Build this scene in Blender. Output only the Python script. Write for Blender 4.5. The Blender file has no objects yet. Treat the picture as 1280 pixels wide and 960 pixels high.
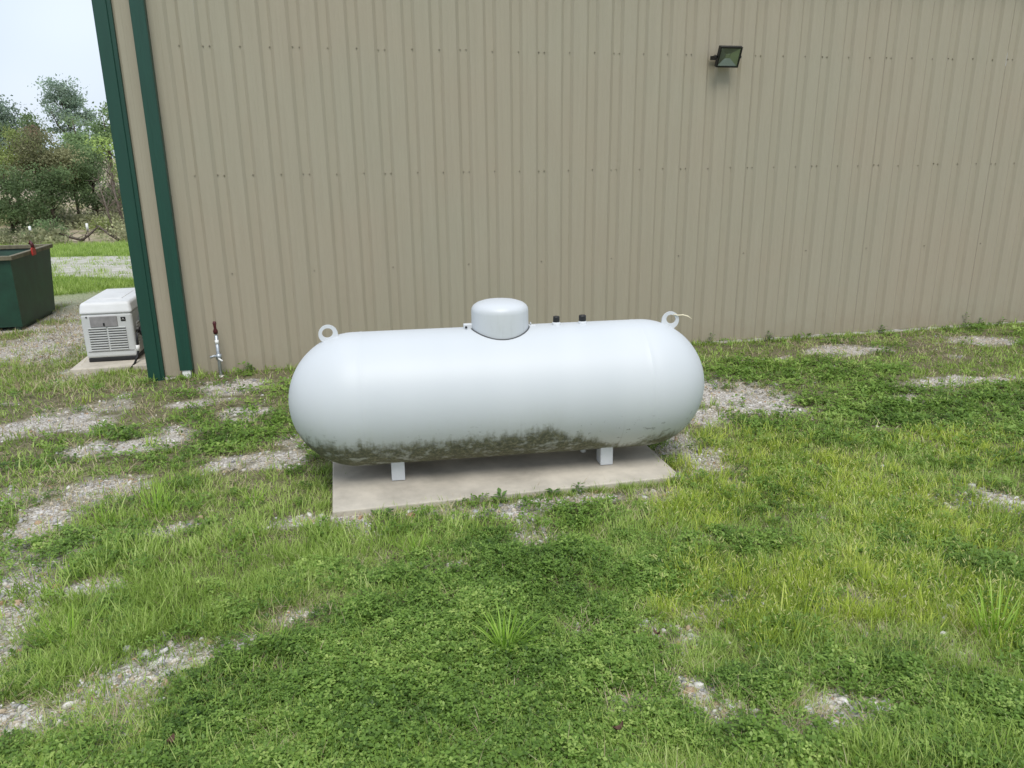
import bpy, bmesh, math, random
import numpy as np
from mathutils import Vector, Matrix

S = bpy.context.scene
COL = S.collection
R = math.radians

# ------------------------------------------------------------------ camera
CAM_H = 2.447
YAW, PITCH, ROLL = 0.21465, 0.28772, -0.01146
fw = Vector((math.sin(YAW) * math.cos(PITCH), math.cos(YAW) * math.cos(PITCH), -math.sin(PITCH)))
rt = Vector((math.cos(YAW), -math.sin(YAW), 0.0))
up = rt.cross(fw)
cr, sr = math.cos(ROLL), math.sin(ROLL)
RT, UP = cr * rt + sr * up, -sr * rt + cr * up
cam = bpy.data.cameras.new('camera')
cam.sensor_width = 36.0
cam.lens = 27.0
cam.clip_start, cam.clip_end = 0.05, 1500.0
camo = bpy.data.objects.new('camera', cam)
COL.objects.link(camo)
camo.matrix_world = Matrix((
    (RT.x, UP.x, -fw.x, 0.0), (RT.y, UP.y, -fw.y, 0.0), (RT.z, UP.z, -fw.z, CAM_H), (0, 0, 0, 1)))
S.camera = camo

# ------------------------------------------------------------------ sky, sun, exposure
SUN_EL, SUN_AZ = R(60), R(184)          # azimuth clockwise from +Y: the veiled sun stands high behind the camera
W = bpy.data.worlds.new('World')
S.world = W
W.use_nodes = True
wt = W.node_tree
wt.nodes.clear()
wo = wt.nodes.new('ShaderNodeOutputWorld')
sky = wt.nodes.new('ShaderNodeTexSky')
sky.sky_type = 'NISHITA'
sky.sun_disc = False
sky.sun_elevation = SUN_EL
sky.sun_rotation = SUN_AZ
sky.air_density, sky.dust_density, sky.ozone_density = 1.0, 3.0, 1.0
b1 = wt.nodes.new('ShaderNodeBackground'); b1.inputs['Strength'].default_value = 0.10
wt.links.new(sky.outputs[0], b1.inputs[0])
tc = wt.nodes.new('ShaderNodeTexCoord')
cn = wt.nodes.new('ShaderNodeTexNoise'); cn.inputs['Scale'].default_value = 3.4
cn.inputs['Detail'].default_value = 2; cn.inputs['Roughness'].default_value = 0.5
wt.links.new(tc.outputs['Generated'], cn.inputs['Vector'])
cramp = wt.nodes.new('ShaderNodeValToRGB')
cramp.color_ramp.elements[0].position = 0.36; cramp.color_ramp.elements[0].color = (0.40, 0.47, 0.585, 1)
cramp.color_ramp.elements[1].position = 0.64; cramp.color_ramp.elements[1].color = (0.57, 0.625, 0.70, 1)
wt.links.new(cn.outputs['Fac'], cramp.inputs[0])
b2 = wt.nodes.new('ShaderNodeBackground'); b2.inputs['Strength'].default_value = 1.0
wt.links.new(cramp.outputs[0], b2.inputs[0])
mx = wt.nodes.new('ShaderNodeMixShader'); mx.inputs[0].default_value = 0.85
wt.links.new(b1.outputs[0], mx.inputs[1]); wt.links.new(b2.outputs[0], mx.inputs[2])
wt.links.new(mx.outputs[0], wo.inputs['Surface'])
W.cycles.sampling_method = 'NONE'       # an even overcast dome: hemisphere sampling is enough

sl = bpy.data.lights.new('sun', 'SUN')
sl.energy, sl.angle, sl.color = 1.5, R(28), (1.0, 0.965, 0.91)
so = bpy.data.objects.new('sun', sl)
COL.objects.link(so)
sd = Vector((math.sin(SUN_AZ) * math.cos(SUN_EL), math.cos(SUN_AZ) * math.cos(SUN_EL), math.sin(SUN_EL)))
so.rotation_euler = sd.to_track_quat('Z', 'Y').to_euler()
so.location = sd * 60

S.view_settings.view_transform = 'Standard'
S.view_settings.look = 'None'
S.view_settings.exposure = 0.74
S.view_settings.gamma = 1.0
S.view_settings.use_curve_mapping = False
S.cycles.max_bounces = 6
S.cycles.diffuse_bounces = 4
S.cycles.glossy_bounces = 2
S.cycles.transmission_bounces = 3
S.cycles.transparent_max_bounces = 4
S.cycles.use_adaptive_sampling = True
S.cycles.adaptive_threshold = 0.015
S.cycles.use_denoising = True

# ------------------------------------------------------------------ helpers
rng = np.random.default_rng(11)


def tag(o, label=None, cat=None, group=None, kind=None):
    if label: o['label'] = label
    if cat: o['category'] = cat
    if group: o['group'] = group
    if kind: o['kind'] = kind
    return o


def link(name, me, m=None, parent=None, loc=None):
    o = bpy.data.objects.new(name, me)
    COL.objects.link(o)
    if m is not None and me is not None and not me.materials: me.materials.append(m)
    if parent is not None: o.parent = parent
    if loc is not None: o.location = loc
    return o


def empty(name, loc, rz=0.0):
    o = bpy.data.objects.new(name, None)
    o.empty_display_size = 0.1
    COL.objects.link(o)
    o.location = loc
    o.rotation_euler = (0, 0, rz)
    return o


def smooth(me, on=True):
    me.polygons.foreach_set('use_smooth', np.full(len(me.polygons), on))
    return me


def bm_mesh(name, bm, sm=False):
    me = bpy.data.meshes.new(name)
    bmesh.ops.recalc_face_normals(bm, faces=bm.faces)
    bm.to_mesh(me)
    bm.free()
    if sm: smooth(me)
    return me


def box_bm(x0, x1, y0, y1, z0, z1, bev=0.0, seg=2):
    bm = bmesh.new()
    bmesh.ops.create_cube(bm, size=1.0)
    for v in bm.verts:
        v.co = Vector((x0 + (v.co.x + .5) * (x1 - x0), y0 + (v.co.y + .5) * (y1 - y0), z0 + (v.co.z + .5) * (z1 - z0)))
    if bev > 0:
        bmesh.ops.bevel(bm, geom=list(bm.edges), offset=bev, segments=seg, profile=0.5, affect='EDGES')
    return bm


def box(name, x0, x1, y0, y1, z0, z1, m, parent=None, bev=0.0, seg=2):
    return link(name, bm_mesh(name, box_bm(x0, x1, y0, y1, z0, z1, bev, seg)), m, parent)


def tube_mesh(name, pts, rads, n=8, cap=True, sm=True):
    """tapered tube along pts"""
    pts = [Vector(p) for p in pts]
    V, Fc = [], []
    ref = Vector((0.31, 0.77, 0.55))
    for i, p in enumerate(pts):
        d = (pts[min(i + 1, len(pts) - 1)] - pts[max(i - 1, 0)]).normalized()
        a = d.cross(ref)
        if a.length < 1e-3: a = d.cross(Vector((1, 0, 0)))
        a.normalize(); b = d.cross(a)
        for k in range(n):
            t = 2 * math.pi * k / n
            V.append(p + (a * math.cos(t) + b * math.sin(t)) * rads[i])
    for i in range(len(pts) - 1):
        for k in range(n):
            Fc.append((i * n + k, i * n + (k + 1) % n, (i + 1) * n + (k + 1) % n, (i + 1) * n + k))
    if cap:
        Fc.append(tuple(range(n))[::-1])
        Fc.append(tuple((len(pts) - 1) * n + k for k in range(n)))
    me = bpy.data.meshes.new(name)
    me.from_pydata([tuple(v) for v in V], [], Fc)
    if sm: smooth(me)
    return me


def lathe_mesh(name, prof, n=48, axis='z', sm=True):
    """prof: list of (t, r) along the axis"""
    V, Fc = [], []
    for (t, r) in prof:
        for k in range(n):
            a = 2 * math.pi * k / n
            c, s = r * math.cos(a), r * math.sin(a)
            V.append((t, c, s) if axis == 'x' else (c, s, t))
    for i in range(len(prof) - 1):
        for k in range(n):
            Fc.append((i * n + k, i * n + (k + 1) % n, (i + 1) * n + (k + 1) % n, (i + 1) * n + k))
    bm = bmesh.new()
    vs = [bm.verts.new(v) for v in V]
    for f in Fc: bm.faces.new([vs[i] for i in f])
    bmesh.ops.remove_doubles(bm, verts=bm.verts, dist=1e-5)
    return bm_mesh(name, bm, sm)


# ---- numpy noise on the plane
def _hash(ix, iy, s):
    h = (ix.astype(np.int64) * 374761393 + iy.astype(np.int64) * 668265263 + s * 974634777) & 0xffffffff
    h = ((h ^ (h >> 13)) * 1274126177) & 0xffffffff
    h = h ^ (h >> 16)
    return (h & 0xffffff) / float(0xffffff)


def vnoise(x, y, s=0):
    x, y = np.asarray(x, float), np.asarray(y, float)
    ix, iy = np.floor(x), np.floor(y)
    fx, fy = x - ix, y - iy
    fx, fy = fx * fx * (3 - 2 * fx), fy * fy * (3 - 2 * fy)
    a, b = _hash(ix, iy, s), _hash(ix + 1, iy, s)
    c, d = _hash(ix, iy + 1, s), _hash(ix + 1, iy + 1, s)
    return (a * (1 - fx) + b * fx) * (1 - fy) + (c * (1 - fx) + d * fx) * fy


def fbm(x, y, s=0, o=4):
    t, a, n = 0, 0.5, 0
    for k in range(o):
        t = t + a * vnoise(np.asarray(x) * 2 ** k, np.asarray(y) * 2 ** k, s + k); n += a; a *= 0.5
    return t / n


# ------------------------------------------------------------------ materials
def NT(name):
    m = bpy.data.materials.new(name)
    m.use_nodes = True
    t = m.node_tree
    b = t.nodes['Principled BSDF']
    return m, t, b


def nd(t, typ, **kw):
    n = t.nodes.new(typ)
    for k, v in kw.items():
        if k in n.inputs: n.inputs[k].default_value = v
        else: setattr(n, k, v)
    return n


def ramp(t, stops):
    n = t.nodes.new('ShaderNodeValToRGB')
    e = n.color_ramp.elements
    while len(e) < len(stops): e.new(0.5)
    for i, (p, c) in enumerate(stops):
        e[i].position = p
        e[i].color = (*c, 1) if len(c) == 3 else c
    return n


def plain(name, col, rough=0.5, metal=0.0, var=0.12, scale=14.0, bump=0.0, spec=0.5, stretch=(1, 1, 1)):
    """paint / metal / concrete with mottling"""
    m, t, b = NT(name)
    tcn = nd(t, 'ShaderNodeTexCoord')
    mp = nd(t, 'ShaderNodeMapping'); mp.inputs['Scale'].default_value = stretch
    t.links.new(tcn.outputs['Object'], mp.inputs[0])
    n = nd(t, 'ShaderNodeTexNoise', Scale=scale, Detail=6.0, Roughness=0.6)
    t.links.new(mp.outputs[0], n.inputs['Vector'])
    lo = tuple(c * (1 - var) for c in col); hi = tuple(min(1, c * (1 + var)) for c in col)
    r = ramp(t, [(0.3, lo), (0.7, hi)])
    t.links.new(n.outputs['Fac'], r.inputs[0])
    t.links.new(r.outputs[0], b.inputs['Base Color'])
    b.inputs['Roughness'].default_value = rough
    b.inputs['Metallic'].default_value = metal
    b.inputs['Specular IOR Level'].default_value = spec
    if bump:
        bp = nd(t, 'ShaderNodeBump', Strength=bump, Distance=0.01)
        t.links.new(n.outputs['Fac'], bp.inputs['Height'])
        t.links.new(bp.outputs[0], b.inputs['Normal'])
    return m


def leafy(name, c0, c1, c2, trans=0.35, rough=0.55, patch=1.2):
    """leaf: colour by the blade's own tint, the clump's random and a slow drift over the place"""
    m, t, b = NT(name)
    at = nd(t, 'ShaderNodeAttribute', attribute_name='tint')
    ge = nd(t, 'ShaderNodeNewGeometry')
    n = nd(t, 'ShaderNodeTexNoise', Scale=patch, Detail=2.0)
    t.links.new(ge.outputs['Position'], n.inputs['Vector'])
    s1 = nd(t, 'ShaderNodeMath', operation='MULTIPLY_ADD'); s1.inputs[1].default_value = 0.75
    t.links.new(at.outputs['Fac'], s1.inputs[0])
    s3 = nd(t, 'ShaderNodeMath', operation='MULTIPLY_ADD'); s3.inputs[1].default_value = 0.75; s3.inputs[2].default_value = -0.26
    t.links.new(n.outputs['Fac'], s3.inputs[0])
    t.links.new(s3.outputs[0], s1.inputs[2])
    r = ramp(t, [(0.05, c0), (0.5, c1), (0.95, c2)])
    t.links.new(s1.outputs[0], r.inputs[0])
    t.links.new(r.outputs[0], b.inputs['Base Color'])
    b.inputs['Roughness'].default_value = rough
    b.inputs['Specular IOR Level'].default_value = 0.3
    tr = nd(t, 'ShaderNodeBsdfTranslucent')
    t.links.new(r.outputs[0], tr.inputs['Color'])
    mxs = nd(t, 'ShaderNodeMixShader'); mxs.inputs[0].default_value = trans
    t.links.new(b.outputs[0], mxs.inputs[1]); t.links.new(tr.outputs[0], mxs.inputs[2])
    t.links.new(mxs.outputs[0], t.nodes['Material Output'].inputs['Surface'])
    return m


M = {}
M['concrete'] = plain('concrete', (0.47, 0.43, 0.36), 0.9, var=0.24, scale=3.2, bump=0.2, spec=0.2)
M['concrete_grey'] = plain('concrete_grey', (0.50, 0.47, 0.42), 0.9, var=0.2, scale=7, bump=0.25, spec=0.2)
M['green_trim'] = plain('green_trim', (0.009, 0.055, 0.037), 0.42, var=0.10, scale=3, stretch=(6, 6, 0.6))
M['green_box'] = plain('green_box', (0.009, 0.046, 0.026), 0.48, var=0.3, scale=4)
M['green_rim'] = plain('green_rim', (0.15, 0.135, 0.085), 0.7, var=0.4, scale=9)
M['red'] = plain('red_paint', (0.42, 0.035, 0.025), 0.5, var=0.25, scale=30)
M['dark_red'] = plain('dark_red_paint', (0.065, 0.008, 0.010), 0.45, var=0.25, scale=40)
M['white_plastic'] = plain('white_plastic', (0.78, 0.78, 0.76), 0.5, var=0.05)
M['white_paint'] = plain('white_paint', (0.60, 0.62, 0.635), 0.42, var=0.08, scale=9)
M['gen_white'] = plain('gen_white', (0.56, 0.57, 0.56), 0.5, var=0.06, scale=6)
M['gen_lid'] = plain('gen_lid', (0.64, 0.65, 0.65), 0.5, var=0.06, scale=5)
M['gen_hatch'] = plain('gen_hatch', (0.26, 0.25, 0.25), 0.45, var=0.2, scale=12)
M['black'] = plain('black', (0.012, 0.012, 0.013), 0.5, var=0.3)
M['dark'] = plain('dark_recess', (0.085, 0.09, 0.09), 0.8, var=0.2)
M['galv'] = plain('galvanised', (0.42, 0.45, 0.47), 0.45, 0.7, var=0.25, scale=40)
M['brass'] = plain('brass', (0.4, 0.3, 0.12), 0.4, 0.8, var=0.2)
M['cream'] = plain('cream_tie', (0.75, 0.68, 0.48), 0.6, var=0.08)
M['bark'] = plain('bark', (0.10, 0.078, 0.06), 0.95, var=0.4, scale=6, bump=0.5, spec=0.1)
M['bark_grey'] = plain('bark_grey', (0.19, 0.155, 0.13), 0.95, var=0.3, scale=6, spec=0.1)
M['wood_dead'] = plain('dead_wood', (0.11, 0.09, 0.075), 0.95, var=0.35, scale=5, spec=0.1)
M['dead_leaf'] = plain('dead_leaf', (0.09, 0.045, 0.028), 0.8, var=0.4, scale=60)
M['screw'] = plain('screw_head', (0.25, 0.22, 0.165), 0.5, 0.3, var=0.4, scale=3)
M['roof'] = plain('roof_metal', (0.30, 0.30, 0.28), 0.4, 0.4, var=0.08, scale=2)
M['glass'] = None


def wall_paint():
    m, t, b = NT('tan_wall_paint')
    tcn = nd(t, 'ShaderNodeNewGeometry')
    mp = nd(t, 'ShaderNodeMapping'); mp.inputs['Scale'].default_value = (7.0, 1.0, 0.35)
    t.links.new(tcn.outputs['Position'], mp.inputs[0])
    n = nd(t, 'ShaderNodeTexNoise', Scale=3.0, Detail=7.0, Roughness=0.62)
    t.links.new(mp.outputs[0], n.inputs['Vector'])
    r = ramp(t, [(0.28, (0.342, 0.304, 0.230)), (0.72, (0.366, 0.327, 0.249))])
    t.links.new(n.outputs['Fac'], r.inputs[0])
    # faint broad drift of the paint
    n2 = nd(t, 'ShaderNodeTexNoise', Scale=0.7, Detail=2.0)
    t.links.new(tcn.outputs['Position'], n2.inputs['Vector'])
    r2 = ramp(t, [(0.35, (0.98, 1.0, 0.985)), (0.65, (1.0, 0.985, 0.965))])
    t.links.new(n2.outputs['Fac'], r2.inputs[0])
    mu = nd(t, 'ShaderNodeMix', data_type='RGBA', blend_type='MULTIPLY'); mu.inputs[0].default_value = 1.0
    t.links.new(r.outputs[0], mu.inputs[6]); t.links.new(r2.outputs[0], mu.inputs[7])
    # splashed soil along the foot of the wall
    sx = nd(t, 'ShaderNodeSeparateXYZ'); t.links.new(tcn.outputs['Position'], sx.inputs[0])
    n3 = nd(t, 'ShaderNodeTexNoise', Scale=9.0, Detail=5.0)
    t.links.new(tcn.outputs['Position'], n3.inputs['Vector'])
    ma = nd(t, 'ShaderNodeMath', operation='MULTIPLY_ADD'); ma.inputs[1].default_value = -0.55; 
    t.links.new(n3.outputs['Fac'], ma.inputs[0]); t.links.new(sx.outputs['Z'], ma.inputs[2])
    r3 = ramp(t, [(0.0, (0.30, 0.30, 0.30)), (0.06, (0, 0, 0))])
    mr = nd(t, 'ShaderNodeMapRange'); mr.inputs[1].default_value = -0.30; mr.inputs[2].default_value = 0.05
    mr.inputs[3].default_value = 0.45; mr.inputs[4].default_value = 0.0
    t.links.new(ma.outputs[0], mr.inputs[0])
    mu2 = nd(t, 'ShaderNodeMix', data_type='RGBA'); mu2.inputs[7].default_value = (0.30, 0.245, 0.18, 1)
    t.links.new(mr.outputs[0], mu2.inputs[0]); t.links.new(mu.outputs[2], mu2.inputs[6])
    t.links.new(mu2.outputs[2], b.inputs['Base Color'])
    b.inputs['Roughness'].default_value = 0.48
    b.inputs['Specular IOR Level'].default_value = 0.35
    mp2 = nd(t, 'ShaderNodeMapping'); mp2.inputs['Scale'].default_value = (9.0, 1.0, 0.9)
    t.links.new(tcn.outputs['Position'], mp2.inputs[0])
    n4 = nd(t, 'ShaderNodeTexNoise', Scale=1.6, Detail=3.0)
    t.links.new(mp2.outputs[0], n4.inputs['Vector'])
    bp = nd(t, 'ShaderNodeBump', Strength=0.22, Distance=0.02)
    t.links.new(n4.outputs['Fac'], bp.inputs['Height']); t.links.new(bp.outputs[0], b.inputs['Normal'])
    return m


def tank_paint():
    """white enamel, algae along the belly, scuffs and drip streaks (object space: x along the tank, z up)"""
    m, t, b = NT('tank_enamel')
    tcn = nd(t, 'ShaderNodeTexCoord')
    sx = nd(t, 'ShaderNodeSeparateXYZ'); t.links.new(tcn.outputs['Object'], sx.inputs[0])

    def noise(scale, stretch, det=5.0, rough=0.6):
        mp = nd(t, 'ShaderNodeMapping'); mp.inputs['Scale'].default_value = stretch
        t.links.new(tcn.outputs['Object'], mp.inputs[0])
        n = nd(t, 'ShaderNodeTexNoise', Scale=scale, Detail=det, Roughness=rough)
        t.links.new(mp.outputs[0], n.inputs['Vector'])
        return n.outputs['Fac']

    def math_(op, a, bb, c=None):
        n = nd(t, 'ShaderNodeMath', operation=op)
        for i, v in enumerate((a, bb, c)):
            if v is None: continue
            if isinstance(v, (int, float)): n.inputs[i].default_value = v
            else: t.links.new(v, n.inputs[i])
        return n.outputs[0]

    def rng_(v, a, bb, c=0.0, d=1.0):
        n = nd(t, 'ShaderNodeMapRange', interpolation_type='SMOOTHSTEP'); n.clamp = True
        t.links.new(v, n.inputs[0])
        for i, q in enumerate((a, bb, c, d)): n.inputs[i + 1].default_value = q
        return n.outputs[0]
    streak = noise(7.0, (2.4, 0.55, 0.55), 5.0, 0.65)
    broad = noise(1.0, (1.7, 0.3, 0.3), 2.0)
    fine = noise(42.0, (1, 1, 1), 6.0, 0.7)
    # height of the algae line along the tank: a curve over x
    crv = nd(t, 'ShaderNodeFloatCurve')
    xx = rng_(sx.outputs['X'], -1.6, 1.6)
    xl = nd(t, 'ShaderNodeMapRange'); t.links.new(sx.outputs['X'], xl.inputs[0])
    xl.inputs[1].default_value = -1.6; xl.inputs[2].default_value = 1.6
    t.links.new(xl.outputs[0], crv.inputs['Value'])
    pts = [(0.0, 0.76), (0.10, 0.76), (0.20, 0.74), (0.30, 0.72), (0.42, 0.76), (0.50, 0.80), (0.585, 0.84), (0.63, 0.66), (0.68, 0.58),
           (0.72, 0.42), (0.775, 0.28), (0.82, 0.50), (0.88, 0.50), (0.94, 0.46), (1.0, 0.3)]
    c = crv.mapping.curves[0]
    c.points[0].location = pts[0]; c.points[1].location = pts[-1]
    for pnt in pts[1:-1]: c.points.new(*pnt)
    crv.mapping.update()
    # line = -0.476 + 0.13*curve ; mask where z < line + noise
    line = math_('MULTIPLY_ADD', crv.outputs[0], 0.42, -0.505)
    wob = math_('MULTIPLY_ADD', streak, 0.20, -0.10)
    wob2 = math_('MULTIPLY_ADD', fine, 0.11, -0.055)
    dz = math_('SUBTRACT', math_('ADD', math_('ADD', line, wob), wob2), sx.outputs['Z'])
    algae = rng_(dz, -0.035, 0.055)
    grime = rng_(dz, -0.20, 0.06, 0.0, 0.28)
    acol = ramp(t, [(0.30, (0.040, 0.042, 0.022)), (0.5, (0.100, 0.100, 0.052)), (0.70, (0.25, 0.24, 0.14))])
    t.links.new(fine, acol.inputs[0])
    base = ramp(t, [(0.3, (0.525, 0.555, 0.572)), (0.7, (0.565, 0.592, 0.607))])
    t.links.new(broad, base.inputs[0])

    def mix(fac, a, bb):
        n = nd(t, 'ShaderNodeMix', data_type='RGBA')
        if isinstance(fac, float): n.inputs[0].default_value = fac
        else: t.links.new(fac, n.inputs[0])
        for s, v in ((6, a), (7, bb)):
            if isinstance(v, tuple): n.inputs[s].default_value = (*v, 1)
            else: t.links.new(v, n.inputs[s])
        return n.outputs[2]
    col = mix(grime, base.outputs[0], (0.44, 0.46, 0.38))
    # bare patch near the left seam and small scuffs
    scn = noise(18.0, (1.0, 1.0, 1.7), 3.0)
    scuff = math_('MULTIPLY', rng_(scn, 0.635, 0.68), rng_(sx.outputs['Z'], -0.05, -0.20))
    col = mix(math_('MULTIPLY', scuff, 0.55), col, (0.16, 0.17, 0.16))
    # thin drip streaks on the belly
    dr = noise(26.0, (1.0, 0.02, 0.02), 2.0)
    drm = math_('MULTIPLY', rng_(dr, 0.64, 0.72), rng_(sx.outputs['Z'], 0.0, -0.30, 0.0, 0.34))
    col = mix(drm, col, (0.33, 0.34, 0.30))
    patchy = math_('MULTIPLY', algae, rng_(noise(13.0, (1, 1, 1), 5.0), 0.30, 0.52, 0.35, 0.94))
    col = mix(patchy, col, acol.outputs[0])
    t.links.new(col, b.inputs['Base Color'])
    rr = math_('MULTIPLY_ADD', algae, 0.4, 0.48)
    t.links.new(rr, b.inputs['Roughness'])
    b.inputs['Specular IOR Level'].default_value = 0.45
    bp = nd(t, 'ShaderNodeBump', Strength=0.05, Distance=0.02)
    t.links.new(noise(3.0, (1, 1, 1), 2.0), bp.inputs['Height']); t.links.new(bp.outputs[0], b.inputs['Normal'])
    return m


def dome_paint():
    m, t, b = NT('dome_enamel')
    tcn = nd(t, 'ShaderNodeTexCoord')
    mp = nd(t, 'ShaderNodeMapping'); mp.inputs['Scale'].default_value = (1, 1, 0.12)
    t.links.new(tcn.outputs['Object'], mp.inputs[0])
    n = nd(t, 'ShaderNodeTexNoise', Scale=26.0, Detail=5.0, Roughness=0.7)
    t.links.new(mp.outputs[0], n.inputs['Vector'])
    sx = nd(t, 'ShaderNodeSeparateXYZ'); t.links.new(tcn.outputs['Object'], sx.inputs[0])
    side = nd(t, 'ShaderNodeMapRange'); side.inputs[1].default_value = 0.150; side.inputs[2].default_value = 0.120
    t.links.new(sx.outputs['Z'], side.inputs[0])
    r = ramp(t, [(0.52, (0, 0, 0)), (0.80, (0.40, 0.40, 0.40))])
    t.links.new(n.outputs['Fac'], r.inputs[0])
    mm = nd(t, 'ShaderNodeMath', operation='MULTIPLY')
    t.links.new(side.outputs[0], mm.inputs[0]); t.links.new(r.outputs[0], mm.inputs[1])
    mi = nd(t, 'ShaderNodeMix', data_type='RGBA')
    mi.inputs[6].default_value = (0.555, 0.58, 0.597, 1); mi.inputs[7].default_value = (0.34, 0.36, 0.34, 1)
    t.links.new(mm.outputs[0], mi.inputs[0]); t.links.new(mi.outputs[2], b.inputs['Base Color'])
    b.inputs['Roughness'].default_value = 0.42
    return m


def ground_mat():
    m, t, b = NT('ground_soil')
    at = nd(t, 'ShaderNodeAttribute', attribute_name='bare')
    ge = nd(t, 'ShaderNodeNewGeometry')
    n = nd(t, 'ShaderNodeTexNoise', Scale=22.0, Detail=8.0, Roughness=0.7)
    t.links.new(ge.outputs['Position'], n.inputs['Vector'])
    soil = ramp(t, [(0.3, (0.075, 0.070, 0.038)), (0.55, (0.16, 0.145, 0.085)), (0.8, (0.30, 0.265, 0.18))])
    t.links.new(n.outputs['Fac'], soil.inputs[0])
    vo = nd(t, 'ShaderNodeTexVoronoi', Scale=75.0)
    t.links.new(ge.outputs['Position'], vo.inputs['Vector'])
    bw = nd(t, 'ShaderNodeSeparateColor'); t.links.new(vo.outputs['Color'], bw.inputs[0])
    grit = ramp(t, [(0.0, (0.17, 0.15, 0.125)), (0.35, (0.34, 0.31, 0.265)), (0.7, (0.48, 0.45, 0.40)), (1.0, (0.60, 0.57, 0.53))])
    t.links.new(bw.outputs[0], grit.inputs[0])
    gm = nd(t, 'ShaderNodeMix', data_type='RGBA')
    r2 = nd(t, 'ShaderNodeMapRange'); r2.inputs[1].default_value = 0.25; r2.inputs[2].default_value = 0.75
    t.links.new(at.outputs['Fac'], r2.inputs[0])
    t.links.new(r2.outputs[0], gm.inputs[0]); t.links.new(soil.outputs[0], gm.inputs[6]); t.links.new(grit.outputs[0], gm.inputs[7])
    # far turf where single blades can no longer be told apart
    at2 = nd(t, 'ShaderNodeAttribute', attribute_name='turf')
    n2 = nd(t, 'ShaderNodeTexNoise', Scale=1.6, Detail=8.0, Roughness=0.75)
    t.links.new(ge.outputs['Position'], n2.inputs['Vector'])
    turf = ramp(t, [(0.30, (0.10, 0.155, 0.03)), (0.5, (0.155, 0.24, 0.05)), (0.72, (0.27, 0.30, 0.09))])
    t.links.new(n2.outputs['Fac'], turf.inputs[0])
    gm2 = nd(t, 'ShaderNodeMix', data_type='RGBA')
    t.links.new(at2.outputs['Fac'], gm2.inputs[0]); t.links.new(gm.outputs[2], gm2.inputs[6]); t.links.new(turf.outputs[0], gm2.inputs[7])
    # leaf litter on the wooded slope
    at3 = nd(t, 'ShaderNodeAttribute', attribute_name='litter')
    n3 = nd(t, 'ShaderNodeTexNoise', Scale=0.8, Detail=8.0, Roughness=0.7)
    t.links.new(ge.outputs['Position'], n3.inputs['Vector'])
    lit = ramp(t, [(0.32, (0.20, 0.22, 0.10)), (0.5, (0.38, 0.32, 0.23)), (0.7, (0.55, 0.47, 0.37))])
    t.links.new(n3.outputs['Fac'], lit.inputs[0])
    gm3 = nd(t, 'ShaderNodeMix', data_type='RGBA')
    t.links.new(at3.outputs['Fac'], gm3.inputs[0]); t.links.new(gm2.outputs[2], gm3.inputs[6]); t.links.new(lit.outputs[0], gm3.inputs[7])
    t.links.new(gm3.outputs[2], b.inputs['Base Color'])
    b.inputs['Roughness'].default_value = 0.95
    b.inputs['Specular IOR Level'].default_value = 0.15
    ad = nd(t, 'ShaderNodeMath', operation='ADD'); t.links.new(n.outputs['Fac'], ad.inputs[0]); t.links.new(vo.outputs['Distance'], ad.inputs[1])
    bp = nd(t, 'ShaderNodeBump', Strength=0.5, Distance=0.012)
    t.links.new(ad.outputs[0], bp.inputs['Height']); t.links.new(bp.outputs[0], b.inputs['Normal'])
    return m


def drive_mat():
    m, t, b = NT('drive_gravel')
    ge = nd(t, 'ShaderNodeNewGeometry')
    n = nd(t, 'ShaderNodeTexNoise', Scale=2.2, Detail=9.0, Roughness=0.75)
    t.links.new(ge.outputs['Position'], n.inputs['Vector'])
    r = ramp(t, [(0.30, (0.20, 0.21, 0.10)), (0.42, (0.36, 0.35, 0.29)), (0.6, (0.50, 0.48, 0.44)), (0.8, (0.60, 0.58, 0.55))])
    t.links.new(n.outputs['Fac'], r.inputs[0]); t.links.new(r.outputs[0], b.inputs['Base Color'])
    b.inputs['Roughness'].default_value = 0.95
    b.inputs['Specular IOR Level'].default_value = 0.15
    return m


def stone_mat():
    m, t, b = NT('gravel_stone')
    oi = nd(t, 'ShaderNodeAttribute', attribute_name='tint')
    r = ramp(t, [(0.0, (0.20, 0.195, 0.195)), (0.15, (0.38, 0.38, 0.39)), (0.35, (0.60, 0.59, 0.57)), (0.62, (0.74, 0.72, 0.68)), (0.80, (0.50, 0.42, 0.31)), (0.93, (0.40, 0.26, 0.15)), (1.0, (0.72, 0.70, 0.67))])
    t.links.new(oi.outputs['Fac'], r.inputs[0])
    tcn = nd(t, 'ShaderNodeNewGeometry')
    n = nd(t, 'ShaderNodeTexNoise', Scale=120.0, Detail=2.0)
    t.links.new(tcn.outputs['Position'], n.inputs['Vector'])
    r2 = ramp(t, [(0.3, (0.7, 0.68, 0.64)), (0.7, (1, 1, 1))]); t.links.new(n.outputs['Fac'], r2.inputs[0])
    mu = nd(t, 'ShaderNodeMix', data_type='RGBA', blend_type='MULTIPLY'); mu.inputs[0].default_value = 1.0
    t.links.new(r.outputs[0], mu.inputs[6]); t.links.new(r2.outputs[0], mu.inputs[7])
    t.links.new(mu.outputs[2], b.inputs['Base Color'])
    b.inputs['Roughness'].default_value = 0.85
    b.inputs['Specular IOR Level'].default_value = 0.25
    return m


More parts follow.
